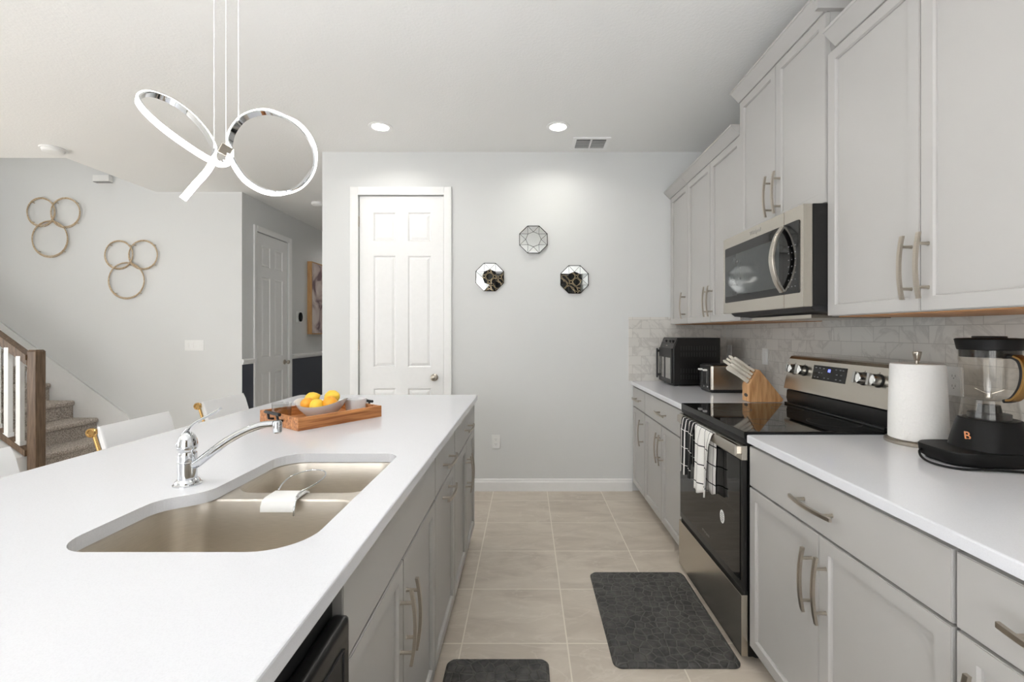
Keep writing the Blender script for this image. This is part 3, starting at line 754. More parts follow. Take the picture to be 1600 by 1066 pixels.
# backguard, its face leaning back
bgp = [(1.487, 1.046), (1.519, 1.215), (1.530, 1.229), (1.548, 1.234), (1.60, 1.22), (1.66, 1.19), (1.66, 1.046)]
b = prism(bgp, 'Y', Y0+.001, Y1-.001)
bmesh.ops.bevel(b, geom=[e for e in b.edges if all(abs(v.co.y-Y1+.001) < 1e-5 for v in e.verts) and min(v.co.z for v in e.verts) > 1.04 and max(v.co.z for v in e.verts) > 1.1 and max(v.co.x for v in e.verts) < 1.56], offset=.012, segments=3, affect='EDGES')
bg = obj('backguard', b, M['steel'], rg, 25)
obj('backguard_riser', prism([(1.512, .955), (1.502, .99), (1.505, 1.035), (1.53, 1.046), (1.655, 1.046), (1.655, .955)], 'Y', Y0+.012, Y1-.012), M['satinblack'], rg, 25)
obj('riser_ledge', box(1.487, 1.512, Y0+.015, Y1-.015, .956, .968, bev=.004), M['satinblack'], rg, 30)
def face(z, d=0): return 1.487+.032*(z-1.046)/.169-d   # x of the leaning face at height z
tilt = math.atan(.032/.169)
def onface(bm, y, z, d=0):
    """(u across, v up, w out of the face) -> room"""
    for q in bm.verts:
        u, v, w_ = q.co
        q.co = Vector((face(z, d)+v*math.sin(tilt)-w_*math.cos(tilt), y-u, z+v*math.cos(tilt)+w_*math.sin(tilt)))
    return bm
dp = obj('display_panel', onface(box(-.122, .122, -.037, .037, 0, .002, bev=.0008), 2.232, 1.158), M['blackglass'], bg)
b = nb()
random.seed(3)
for u, v in ((-.10, .024), (-.07, .024), (-.04, .024), (.05, .024), (.08, .024), (.10, .024), (-.07, 0), (-.05, 0), (.06, 0), (.09, 0), (-.10, -.024), (-.075, -.024), (-.025, -.024), (.005, -.024), (.06, -.024), (.09, -.024)):
    bx(b, u-.006, u+.006, v-.0025, v+.0025, .0019, .0023)
obj('display_icons', onface(b, 2.232, 1.158), M['dim'], dp)
b = nb()   # clock digits 0:00-like blue blocks
for u in (-.006, .004): bx(b, u, u+.007, .008, .012, .0019, .0025); bx(b, u, u+.007, .018, .022, .0019, .0025); bx(b, u, u+.002, .012, .018, .0019, .0025); bx(b, u+.005, u+.007, .012, .018, .0019, .0025)
obj('clock', onface(b, 2.232, 1.158), M['display'], dp)
for y in (2.515, 2.43, 2.00, 1.917):
    k = lathe([(.030, 0), (.030, .004), (.027, .007), (0, .007)], (0, 0, 0), 28)
    kb = obj('knob', onface(k, y, 1.158), M['black'], bg, 40)
    k = lathe([(.026, .007), (.0265, .022), (.025, .033), (.022, .036), (0, .036)], (0, 0, 0), 28)
    bx(k, -.0075, .0075, -.026, .026, .030, .050, bev=.003)
    obj('knob_cap', onface(k, y, 1.158), M['silver'], kb, 40)
b = nb()
for y in (2.515, 2.43, 2.00, 1.917):
    for a in (30, 90, 150, 210, 330):
        u, v = .038*math.cos(math.radians(a)), .034*math.sin(math.radians(a)); t_ = box(u-.002, u+.002, v-.002, v+.002, 0, .0006); join(b, onface(t_, y, 1.158))
obj('knob_marks', b, M['black2'], bg)

# ------------------------------------------------------------------ towels on the oven handle
def towel(name, label, ya, yb, mat, zf, zb_, amp, ph, skew):
    bm = nb(); uvl = bm.loops.layers.uv.verify(); nu, nv = 26, 34; xs = .865
    Lf, Lb = .893-zf, .893-zb_; arc = .03; T = Lf+arc+Lb; V = []
    for i in range(nu+1):
        u = i/nu; row = []
        for j in range(nv+1):
            s = j/nv*T
            fold = amp*math.sin(u*9.5+ph)+amp*.5*math.sin(u*21+ph*2)
            if s < Lf: h = Lf-s; k = min(1, h/.06); x = xs-.0045-(fold+amp*1.5)*k*(.6+.6*h/Lf); z = .896-h
            elif s < Lf+arc: a = (s-Lf)/arc; x = xs-.0045+.0205*a; z = .896+.004*math.sin(PI*a)
            else: h = s-Lf-arc; x = xs+.016+.0035*math.sin(u*9.5+ph)*min(1, h/.1); z = .896-h
            shrink = 1-.18*min(1, abs(z-.9)/.2)
            y = (ya+yb)/2+(u-.5)*(yb-ya)*shrink+skew*(.896-z)
            if j in (0, nv): z += .006*math.sin(u*17+ph)
            row.append((bm.verts.new((x, y, z)), (u, s/T)))
        V.append(row)
    for i in range(nu):
        for j in range(nv):
            q = (V[i][j], V[i+1][j], V[i+1][j+1], V[i][j+1]); f = bm.faces.new([a[0] for a in q])
            for l, a in zip(f.loops, q): l[uvl].uv = a[1]
    o = solo(name, bm, mat, label, 'towel', None, None, 60, origin=(xs, (ya+yb)/2, .896))
    md = o.modifiers.new('thickness', 'SOLIDIFY'); md.thickness = .0022; md.offset = 0
    return o
towel('kitchen_towel', 'dark kitchen towel with white stripes hanging from the oven handle', 2.285, 2.475, M['towel_dark'], .605, .66, .0065, .4, .0)
towel('kitchen_towel', 'white kitchen towel with black check lines hanging from the oven handle', 2.075, 2.285, M['towel_white'], .585, .60, .010, 1.7, .0)

# ------------------------------------------------------------------ microwave
mw = thing('microwave', 'stainless steel over-the-range microwave with a bowed handle', 'microwave', (1.43, 2.22, 1.45))
MZ0, MZ1, MX = 1.472, 1.897, 1.142
obj('body', box(1.182, XR-.0105, Y0, Y1-.003, 1.478, 1.897), M['satinblack'], mw)
b = prism([(1.172, 1.4785), (1.20, 1.455), (1.45, 1.436), (1.70, 1.436), (1.70, 1.4785)], 'Y', Y0+.015, Y1-.02)
obj('vent_base', b, M['black2'], mw, 20)
obj('filter', box(1.25, 1.60, Y0+.12, Y1-.12, 1.428, 1.4445), M['steel'], mw)
seam = 1.985
dl = obj('door', box(MX, 1.180, seam+.0012, Y1-.003, MZ0, MZ1, bev=.003), M['steel'], mw, 30)
pl = obj('control_panel', box(MX, 1.180, Y0, seam-.0012, MZ0, MZ1, bev=.003), M['steel'], mw, 30)
obj('window', prism(roundpoly([(seam, 1.532, 0), (Y1-.035, 1.532, .008), (Y1-.035, 1.838, .008), (seam, 1.838, 0)], 4), 'X', MX-.0035, MX+.001), M['blackglass'], dl)
obj('window_screen', box(MX-.0042, MX-.003, seam+.03, Y1-.036, 1.566, 1.790), M['screen'], dl)
kp = obj('keypad', prism(roundpoly([(Y0+.025, 1.532, .008), (seam-.0005, 1.532, 0), (seam-.0005, 1.838, 0), (Y0+.025, 1.838, .008)], 4), 'X', MX-.0035, MX+.001), M['blackglass'], pl)
b = nb()
for r in range(7):
    for c_ in range(3): bx(b, MX-.0039, MX-.0034, 1.892+c_*.024, 1.898+c_*.024, 1.56+r*.029, 1.564+r*.029)
obj('keypad_icons', b, M['dim'], kp)
hp = smoothpath([(MX-.004, seam+.004, 1.545), (MX-.034, seam+.004, 1.60), (MX-.052, seam+.004, 1.69), (MX-.034, seam+.004, 1.78), (MX-.004, seam+.004, 1.832)], 8)
hb = nb(); L = []
for i, p in enumerate(hp):
    a = hp[max(0, i-1)]; c_ = hp[min(len(hp)-1, i+1)]; t_ = (c_-a).normalized(); nr = Vector((t_.z, 0, -t_.x))
    wd = .016; th = .008
    L.append([tuple(p+nr*th*sa+Vector((0, wd*sb, 0))) for sa, sb in ((-1, -.7), (-.5, -1), (.5, -1), (1, -.7), (1, .7), (.5, 1), (-.5, 1), (-1, .7))])
obj('handle', loft(L, hb, True, True), M['steel'], dl, 50)
text('logo', 'Whirlpool', .026, M['silver'], dl, (MX-.0006, 2.235, 1.868), (0, -1, 0), (0, 0, 1))

# ------------------------------------------------------------------ air fryer oven
af = thing('air_fryer', 'black air fryer oven with side vents in the far corner of the counter', 'air fryer', (1.31, 3.63, CT))
AX0, AX1, AY0, AY1, AZ0, AZ1 = 1.127, 1.505, 3.467, 3.815, .958, 1.322
b = prism([(AX0+.012, AZ0), (AX0+.012, 1.245), (AX0+.045, AZ1), (AX1, AZ1), (AX1, AZ0)], 'Y', AY0, AY1)
bmesh.ops.bevel(b, geom=[e for e in b.edges if abs(e.verts[0].co.y-e.verts[1].co.y) < 1e-5], offset=.007, segments=3, affect='EDGES')
obj('body', b, M['satinblack'], af, 40)
for x in (AX0+.05, AX1-.05):
    for y in (AY0+.05, AY1-.05): obj('foot', lathe([(.016, CT), (.016, AZ0+.002)], (x, y, 0), 12), M['black'], af)
b = nb()
for r, zz in enumerate((1.225, 1.175, 1.05, 1.00)):
    for i in range(14):
        x = AX0+.07+i*.0205; bx(b, x, x+.006, AY0-.0012, AY0+.002, zz, zz+.034)
obj('side_vents', b, M['black2'], af)
dd = obj('door', box(AX0, AX0+.013, AY0+.012, AY1-.012, .966, 1.238, bev=.003), M['black'], af, 30)
b = nb()
for y in (3.50, 3.66): bx(b, AX0-.002, AX0+.002, y, y+.115, 1.0, 1.165)
obj('door_window', b, M['silver'], dd)
hb = box(AX0-.026, AX0-.014, 3.775, 3.797, .985, 1.232, bev=.004)
bx(hb, AX0-.02, AX0+.002, 3.777, 3.795, 1.0, 1.02); bx(hb, AX0-.02, AX0+.002, 3.777, 3.795, 1.20, 1.22)
obj('handle', hb, M['satinblack'], dd, 40)
def slant(u, w_): # up the sloped control face from its lower edge; w_ outward
    d = Vector((.033, 0, .077)).normalized(); nrm = Vector((-d.z, 0, d.x)); p = Vector((AX0+.012, 0, 1.245))+d*u+nrm*w_
    return p
b = nb()
q = lambda y0_, y1_, u0, u1, w_: loft([[tuple(slant(u, ww)+Vector((0, y, 0))) for y, u in ((y0_, u0), (y1_, u0), (y1_, u1), (y0_, u1))] for ww in (0, w_)], b, False, True)
q(3.50, 3.78, .035, .070, .0015)
obj('control_panel', b, M['blackglass'], af)
b = nb(); q(3.62, 3.66, .010, .017, .0012); obj('badge', b, M['silver'], af)
b = nb()
for y in (3.53, 3.60, 3.70): q(y, y+.022, .044, .062, .010)
obj('dials', b, M['satinblack'], af)

# ------------------------------------------------------------------ toaster
ts = thing('toaster', 'stainless steel toaster with black end and white levers beside the air fryer', 'toaster', (1.41, 3.19, CT))
tp = roundpoly([(1.275, 3.09, .022), (1.555, 3.09, .022), (1.555, 3.285, .022), (1.275, 3.285, .022)], 6)
obj('base', loft([lift(offset_poly(tp, -.01), CT), lift(offset_poly(tp, -.002), CT+.006), lift(tp, CT+.022)], cap0=True, cap1=True), M['black'], ts, 40)
obj('shell', loft([lift(offset_poly(tp, -.001), CT+.022), lift(offset_poly(tp, -.001), CT+.176), lift(offset_poly(tp, -.008), CT+.188)], cap1=True), M['steel'], ts, 40)
b = box(1.268, 1.278, 3.105, 3.27, CT+.016, CT+.186, bev=.003); obj('end_panel', b, M['satinblack'], ts, 30)
b = box(1.28, 1.55, 3.098, 3.277, CT+.188, CT+.193, bev=.002); obj('top_plate', b, M['satinblack'], ts)
b = nb()
for y in (3.125, 3.165, 3.21, 3.25): bx(b, 1.30, 1.53, y-.012, y+.012, CT+.1925, CT+.1935)
obj('slots', b, M['dark'], ts)
b = nb()
for y in (3.145, 3.23): bx(b, 1.2672, 1.2684, y-.003, y+.003, CT+.06, CT+.16)
obj('lever_track', b, M['silver'], ts)
for y in (3.145, 3.23): obj('lever', box(1.243, 1.268, y-.014, y+.014, CT+.148, CT+.160, bev=.004), M['white'], ts, 40)
b = nb()
for y in (3.125, 3.185, 3.25): lathe([(.007, -.004), (.007, 0)], (1.268, y, CT+.04), 14, b, 'X')
obj('dial', b, M['silver'], ts, 40)

# ------------------------------------------------------------------ knife block and knives
ky0, ky1 = 2.675, 2.768
kb = thing('knife_block', 'light wooden slanted knife block on the counter left of the stove', 'knife block', (1.42, 2.72, CT))
poly = [(1.336, .9475), (1.336, 1.050), (1.385, 1.141), (1.395, 1.141), (1.538, .963), (1.528, .9475)]
b = prism(poly, 'Y', ky0, ky1); bmesh.ops.bevel(b, geom=b.edges[:], offset=.0025, segments=2, affect='EDGES')
obj('block', b, M['blockwood'], kb, 30)
em = lathe([(.014, 0), (.014, .0006)], (0, 0, 0), 24, axis='X')
for v in em.verts: v.co = Vector((1.336-v.co.x, 2.722+v.co.y*1.6, .985+v.co.z*.75))
obj('emblem', em, M['black2'], kb)
for x in (1.35, 1.515):
    for y in (ky0+.015, ky1-.015): obj('foot', lathe([(.006, CT), (.006, .9478)], (x, y, 0), 10), M['black'], kb)
fd = Vector((.049, 0, .091)).normalized(); fn = Vector((-fd.z, 0, fd.x)); fn, fd0 = (fn*.992+fd*.122), fd; fd = Vector((fn.z, 0, -fn.x))
def knife(label, u, y, L, wd, th, group, kind='k'):
    p0 = Vector((1.336, y, 1.050))+fd0*u; k = thing('kitchen_knife' if kind == 'k' else 'kitchen_shears', label, 'knife' if kind == 'k' else 'scissors', tuple(p0), group)
    def fr(pts): return [tuple(p0+fn*a+fd*c+Vector((0, d, 0))) for a, c, d in pts]
    L_ = []
    for a, s in ((.003, .8), (.012, 1), (L*.45, .85), (L*.75, 1.05), (L*.93, 1.15), (L, .75)):
        bend = -.10*(a/L)**2*wd*2
        L_.append(fr([(a, bend+wd*s*math.cos(t_), th*s*math.sin(t_)) for t_ in [2*PI*i/12 for i in range(12)]]))
    h = obj('handle', loft(L_, cap0=True, cap1=True), M['cream'], k, 50)
    b = nb(); loft([fr([(a, wd*1.02*math.cos(t_), th*1.12*math.sin(t_)) for t_ in [2*PI*i/12 for i in range(12)]]) for a in (.0005, .006)], b, True, True)
    obj('bolster', b, M['steel'], k, 50)
    b = nb()
    for a in (.3, .55, .8):
        for sg in (-1, 1): lathe([(.0018, 0), (.0018, .0006)], tuple(p0+fn*L*a+Vector((0, sg*th*.97 if sg < 0 else th*.93, 0))), 8, b, 'Y')
    obj('rivets', b, M['nickel'], k)
    return k
def sp_(u): return u
knife('ivory-handled knife in the top slot of the block nearest the wall', .090, 2.754, .160, .0080, .0065, None)
knife('ivory-handled knife in the top slot of the block nearest the camera', .090, 2.702, .150, .0080, .0065, None)
knife('ivory-handled knife in the second slot from the top of the block, rear', .068, 2.752, .165, .0080, .0065, None)
knife('ivory-handled knife in the second slot from the top of the block, front', .066, 2.700, .158, .0085, .0065, None)
knife('ivory-handled knife that reaches farthest out of the block, in its middle', .046, 2.745, .180, .0080, .0065, None)
knife('thick ivory-handled knife in the middle slot of the block nearest the camera', .045, 2.702, .150, .0105, .0075, None)
knife('broad flat ivory-handled knife in the lowest slot of the block', .018, 2.705, .160, .0135, .0070, None)
# ------------------------------------------------------------------ paper towels
PX, PY = 1.486, 1.703
ph = thing('paper_towel_holder', 'brushed metal paper towel holder with a round base and tapered knob', 'paper towel holder', (PX, PY, CT))
obj('base', lathe([(.098, 0), (.1, .003), (.1, .012), (.097, .015), (0, .015)], (PX, PY, CT), 48), M['nickel'], ph, 40)
obj('rod', lathe([(.006, .014), (.006, .315)], (PX, PY, CT), 16), M['nickel'], ph, 40)
obj('finial', lathe([(.0085, .312), (.009, .316), (.0135, .336), (.0145, .344), (.013, .347), (0, .348)], (PX, PY, CT), 24), M['nickel'], ph, 40)
b = nb(); n = 56; L = []
for r, z in ((.020, .0165), (.084, .0165), (.088, .020), (.0875, .10), (.085, .20), (.0825, .295), (.080, .301), (.021, .301), (.020, .298), (.020, .0165)):
    L.append([(PX+(r+(.004*math.exp(-((2*PI*i/n-5.3)**2)*14)*(1.6-z*4) if r > .05 else 0))*math.cos(2*PI*i/n), PY+(r+(.004*math.exp(-((2*PI*i/n-5.3)**2)*14)*(1.6-z*4) if r > .05 else 0))*math.sin(2*PI*i/n), CT+z) for i in range(n)])
solo('paper_towel_roll', loft(L, b), M['paper'], 'white roll of paper towels on the holder beside the blender', 'paper towels', None, None, 40, origin=(PX, PY, CT+.0165))

# ------------------------------------------------------------------ blender
BX, BY = 1.504, 1.455
bl = thing('blender', 'black and gold countertop blender with a clear jar, at the right edge of the photo', 'blender', (BX, BY, CT))
fw = Vector((-.997, .08, 0)).normalized(); sd = Vector((-.08, -.997, 0)).normalized()     # front of the appliance; its handle side
def bp(a, c, z): p = Vector((BX, BY, CT+z))+fw*a+sd*c; return tuple(p)
def superell(ra, rc, z, e=2.0, da=0, n=48):
    o = []
    for i in range(n):
        t_ = 2*PI*i/n; ca, sa = math.cos(t_), math.sin(t_)
        o.append(bp(da+ra*abs(ca)**(2/e)*(1 if ca >= 0 else -1), rc*abs(sa)**(2/e)*(1 if sa >= 0 else -1), z))
    return o
obj('base_foot', loft([superell(.122, .088, .002, 3.2, .04), superell(.125, .091, .012, 3.2, .04)], cap0=True, cap1=True), M['softblack'], bl, 40)
obj('base_plate', loft([superell(.132, .100, .010, 3.2, .04), superell(.136, .103, .016, 3.2, .04), superell(.139, .105, .042, 3.2, .04), superell(.136, .102, .047, 3.2, .04)], cap0=True, cap1=True), M['softblack'], bl, 40)
mb = obj('motor_base', loft([superell(.095, .095, .047, 2.3), superell(.093, .093, .06, 2.3), superell(.083, .083, .11, 2.2), superell(.075, .075, .139, 2.1), superell(.072, .072, .141, 2.1)], cap0=True, cap1=True), M['softblack'], bl, 40)
LG = Vector((-.98, -.2, 0)).normalized()
lp = Vector((BX, BY, CT+.088))+LG*.0908
text('logo', 'B', .036, M['copper'], mb, tuple(lp), (LG.cross(Vector((0, 0, 1))))*-1, Vector((0, 0, 1))-LG*-.16, .0012)
collar = [(.0715, .142), (.0725, .150), (.069, .175), (.0655, .203), (.063, .203), (.0665, .175), (.0695, .150), (.0695, .142)]
def ring_loft(prof, da=0): return loft([superell(r, r, z, 2, da) for r, z in prof])
b = ring_loft(collar+[collar[0]]); obj('jar_collar', b, M['clear'], bl, 60)
obj('drive_coupling', lathe([(.052, .142), (.052, .158), (.030, .162), (.026, .185), (0, .186)], (BX, BY, CT), 32), M['black'], bl, 40)
jar = [(.0, .204), (.062, .204), (.066, .209), (.0668, .216), (.0745, .34), (.0755, .363), (.0730, .363), (.072, .34), (.0643, .218), (.060, .210), (.0, .209)]
b = nb(); lathe(jar, (BX, BY, CT), 48, b); obj('jar', b, M['clear'], bl, 60)
lid = obj('lid', lathe([(.0720, .340), (.0722, .362), (.0765, .3635), (.078, .366), (.0830, .394), (.0845, .397), (.080, .4005), (.058, .402), (0, .402)], (BX, BY, CT), 48), M['softblack'], bl, 40)
obj('lid_cap', lathe([(.041, .402), (.042, .4055), (.040, .408), (0, .408)], (BX, BY, CT), 36), M['black2'], lid, 40)
b = nb()
for i in range(4):
    a = PI/4+i*PI/2; r = .034; d = Vector((math.cos(a), math.sin(a), 0)); e = Vector((-d.y, d.x, 0)); z = .018 if i % 2 else .006
    c0 = Vector((BX, BY, CT+.218))
    loft([[tuple(c0+e*.006), tuple(c0-e*.006), tuple(c0-e*.006+Vector((0, 0, .0015))), tuple(c0+e*.006+Vector((0, 0, .0015)))],
          [tuple(c0+d*r+e*.001+Vector((0, 0, z))), tuple(c0+d*r-e*.004+Vector((0, 0, z))), tuple(c0+d*r-e*.004+Vector((0, 0, z+.0015))), tuple(c0+d*r+e*.001+Vector((0, 0, z+.0015)))]], b, True, True)
lathe([(.008, .2092), (.008, .222), (.004, .225), (0, .225)], (BX, BY, CT), 16, b)
obj('blades', b, M['steel'], bl, 40)
hpts = [(0.060, .345), (.085, .3465), (.106, .336), (.116, .313), (.117, .285), (.110, .255), (.096, .230), (.080, .213), (.062, .207)]
inner = [Vector((BX, BY, CT))+sd*(r-.0045)+Vector((0, 0, z-.002)) for r, z in hpts]; outr = [Vector((BX, BY, CT))+sd*(r+.0055)+Vector((0, 0, z+.001)) for r, z in hpts]
def strap(pts, wd, th, bm):
    P = smoothpath(pts, 5); L = []
    for i, p in enumerate(P):
        t_ = (P[min(len(P)-1, i+1)]-P[max(0, i-1)]).normalized(); nr = t_.cross(fw).normalized()
        L.append([tuple(p+nr*th*a+fw*wd*c) for a, c in ((-1, -.8), (-.6, -1), (.6, -1), (1, -.8), (1, .8), (.6, 1), (-.6, 1), (-1, .8))])
    return loft(L, bm, True, True)
hd = obj('handle', strap(inner, .013, .0055, nb()), M['black'], bl, 50)
obj('handle_shell', strap(outr[1:], .0145, .0045, nb()), M['gold'], hd, 50)
cpath = smoothpath([bp(-.09, .125, .005), bp(-.02, .135, .005), bp(.05, .125, .006), bp(.12, .118, .006), bp(.165, .112, .005), bp(.20, .085, .005), bp(.212, .04, .006), bp(.206, 0, .012), bp(.190, -.03, .022), bp(.172, -.045, .028)], 6)
obj('power_cord', tube(cpath, .0036, 8), M['softblack'], bl, 60)

# ------------------------------------------------------------------ island tray and what it carries
TX, TY, TR = -.985, 2.168, math.radians(54)
tr = thing('serving_tray', 'rectangular wooden serving tray with black handles on the island', 'tray', (TX, TY, CT), None, TR)
a_, b_ = .208, .176; hgt = .055; t_ = .014
obj('bottom', box(-a_+t_, a_-t_, -b_+t_, b_-t_, .0, .010), M['traywood'], tr, local=True)
for nm, (x0, x1, y0, y1) in (('side', (-a_, a_, -b_, -b_+t_)), ('side', (-a_, a_, b_-t_, b_)), ('side', (-a_, -a_+t_, -b_+t_, b_-t_)), ('side', (a_-t_, a_, -b_+t_, b_-t_))):
    obj(nm, box(x0, x1, y0, y1, 0, hgt, bev=.0015), M['traywood'], tr, local=True)
for sx in (-1, 1):
    h = tube([(sx*(a_+.024), -.066, .062), (sx*(a_+.024), .066, .062)], .0072, 12)
    for y in (-.042, .042): tube([(sx*(a_-.001), y, .030), (sx*(a_+.020), y, .034), (sx*(a_+.024), y, .060)], .0058, 10, h)
    obj('handle', h, M['black'], tr, 50, local=True)
ZT_ = CT+.010
def tp_(x, y, z=0): v = Matrix.Rotation(TR, 3, 'Z') @ Vector((x, y, 0)); return (TX+v.x, TY+v.y, ZT_+z)
# fruit bowl
bc = (-.982, 2.15, ZT_); n = 64; L = []
def bowl_loop(r, z, w_):
    o = []
    for i in range(n):
        t = 2*PI*i/n; e = 2.6; ca, sa = math.cos(t), math.sin(t)
        k = (abs(ca)**e+abs(sa)**e)**(-1/e); rr = r*(1+(k-1)*.8)
        o.append((bc[0]+rr*ca, bc[1]+rr*sa, bc[2]+z+w_*(.008+.012*math.cos(2*t))))
    return o
prof = [(.045, 0, 0), (.048, .0005, 0), (.066, .018, .1), (.094, .044, .6), (.110, .066, 1), (.1135, .0715, 1), (.1105, .0715, 1), (.107, .066, 1), (.091, .046, .6), (.063, .022, .1), (.045, .0065, 0)]
b = loft([bowl_loop(*p) for p in prof], cap0=True, cap1=True)
solo('fruit_bowl', b, M['ceramic'], 'white ceramic bowl of lemons and oranges on the wooden tray', 'bowl', None, None, 60, origin=bc)
def lemon(c, r, rot, label):
    pr = [(0, -1.28), (.10, -1.24), (.20, -1.12), (.52, -.88), (.82, -.5), (.97, 0), (.82, .5), (.52, .88), (.22, 1.1), (.12, 1.2), (0, 1.24)]
    bm = lathe([(a*r, z*r) for a, z in pr], (0, 0, 0), 24)
    bmesh.ops.transform(bm, matrix=Matrix.Rotation(rot[0], 4, 'Z') @ Matrix.Rotation(rot[1], 4, 'Y'), verts=bm.verts)
    bmesh.ops.translate(bm, vec=c, verts=bm.verts)
    return solo('lemon', bm, M['lemon'], label, 'fruit', 'fruit in the white bowl', None, 70, origin=c)
def orange(c, r, label):
    bm = nb(); bmesh.ops.create_uvsphere(bm, u_segments=28, v_segments=18, radius=r); bmesh.ops.scale(bm, vec=(1, 1, .95), verts=bm.verts); bmesh.ops.translate(bm, vec=c, verts=bm.verts)
    return solo('orange', bm, M['orange'], label, 'fruit', 'fruit in the white bowl', None, 70, origin=c)
lemon((-1.036, 2.168, 1.046), .032, (.4, 1.2), 'yellow lemon on top of the fruit pile, on the side of the drinking glass')
lemon((-.945, 2.182, 1.050), .036, (-.3, 1.25), 'large yellow lemon on top of the fruit pile, on the side of the mug')
lemon((-.981, 2.098, 1.024), .032, (1.2, 1.2), 'pale yellow lemon at the middle front of the bowl')
orange((-.927, 2.118, 1.032), .033, 'orange at the front of the bowl on the side of the mug')
orange((-1.034, 2.118, 1.027), .031, 'orange half hidden low in the bowl on the side of the drinking glass')
# mug
mc = (-.868, 2.285, ZT_)
mg = thing('mug', 'wide white ceramic mug on the tray behind the fruit bowl', 'mug', mc)
obj('cup', lathe([(.040, 0), (.044, .003), (.050, .03), (.0525, .068), (.0525, .071), (.0495, .071), (.047, .03), (.040, .008), (0, .007)], mc, 40), M['ceramic'], mg, 50)
hd_ = smoothpath([(mc[0]+.02, mc[1]+.044, mc[2]+.055), (mc[0]+.033, mc[1]+.07, mc[2]+.055), (mc[0]+.036, mc[1]+.078, mc[2]+.038), (mc[0]+.030, mc[1]+.066, mc[2]+.02), (mc[0]+.02, mc[1]+.044, mc[2]+.018)], 6)
obj('handle', tube(hd_, .0055, 10), M['ceramic'], mg, 60)
# drinking glass
gc = (-1.130, 2.072, ZT_)
solo('drinking_glass', lathe([(0, 0), (.037, 0), (.039, .003), (.0425, .083), (.0405, .083), (.037, .010), (0, .008)], gc, 40), M['glass'],
     'clear drinking glass standing on the wooden tray', 'glass', None, None, 60, origin=gc)

# ------------------------------------------------------------------ bar stools
def stool(label, yc, xb):
    s = thing('bar_stool', label, 'stool', (xb+.26, yc, 0), 'white stools along the island')
    def W(x, y, z): return (xb+.26+x, yc+y, z)
    ox, oy = xb+.26, yc
    sp = roundpoly([(-.18, -.195, .05), (.19, -.185, .06), (.19, .185, .06), (-.18, .195, .05)], 6); sp = [(ox+x, oy+y) for x, y in sp]
    obj('seat', loft([lift(offset_poly(sp, -.008), .615), lift(sp, .625), lift(sp, .66), lift(offset_poly(sp, -.008), .675), lift(offset_poly(sp, -.03), .68)], cap0=True, cap1=True), M['leather'], s, 40)
    b = nb(); L = []
    for i in range(9):
        t = i/8; z = .70+t*.257; x = -.185-.075*t; th = .013*(1 if 0 < i < 8 else .6); hw = .192-(.004 if i == 8 else 0)
        L.append([W(x+th*sa, y_, z+th*.28*sa) for y_, sa in ((-hw, -.6), (-hw+.008, -1), (hw-.008, -1), (hw, -.6), (hw, .6), (hw-.008, 1), (-hw+.008, 1), (-hw, .6))])
    obj('backrest', loft(L, b, True, True), M['leather'], s, 40)
    tb = tube([W(-.276, -.203, .934), W(-.276, .170, .934)], .013, 18)
    for y in (-.2055,): lathe([(0, .002), (.010, .002), (.012, -.001), (.018, -.001), (.0205, .002), (.0205, .012), (0, .012)], W(-.276, y-.004, .934), 24, tb, 'Y')
    obj('top_rail', tb, M['brass'], s, 50)
    for sy in (-1, 1): obj('back_post', tube([W(-.274, .188*sy-(.008 if sy < 0 else .02), .934), W(-.197, .198*sy, .70), W(-.17, .185*sy, .60)], .0075, 12), M['brass'], s, 50)
    for sx, sy in ((-1, -1), (-1, 1), (1, -1), (1, 1)): obj('leg', tube([W(.15*sx, .155*sy, .617), W(.20*sx, .19*sy, .0)], .011, 12), M['brass'], s, 50)
    f = [W(sx*.182, sy*.178, .22) for sx, sy in ((-1, -1), (1, -1), (1, 1), (-1, 1))]
    obj('footrest', tube(f+[f[0]], .008, 10), M['brass'], s, 50)
    return s
stool('white bar stool nearest to the camera, only a corner of its back in view', 1.415, -1.85)
stool('white bar stool with brass rail, seen behind the faucet base in front of the stairs', 2.125, -1.85)
stool('white bar stool with brass rail at the far end, seen behind the faucet lever', 2.815, -1.90)

# ------------------------------------------------------------------ floor mats
def fmat(label, x0, x1, y0, y1):
    p = roundpoly([(x0, y0, .035), (x1, y0, .035), (x1, y1, .035), (x0, y1, .035)], 6)
    return solo('floor_mat', loft([lift(p, .0005), lift(p, .006), lift(offset_poly(p, -.012), .016)], cap0=True, cap1=True), M['mat'], label, 'mat', None, None, 30, origin=((x0+x1)/2, (y0+y1)/2, 0))
fmat('black cushioned floor mat in front of the stove', .358, .882, 1.816, 2.532)
fmat('black cushioned floor mat in front of the sink, cut off at the bottom', -.325, .093, 1.12, 1.862)
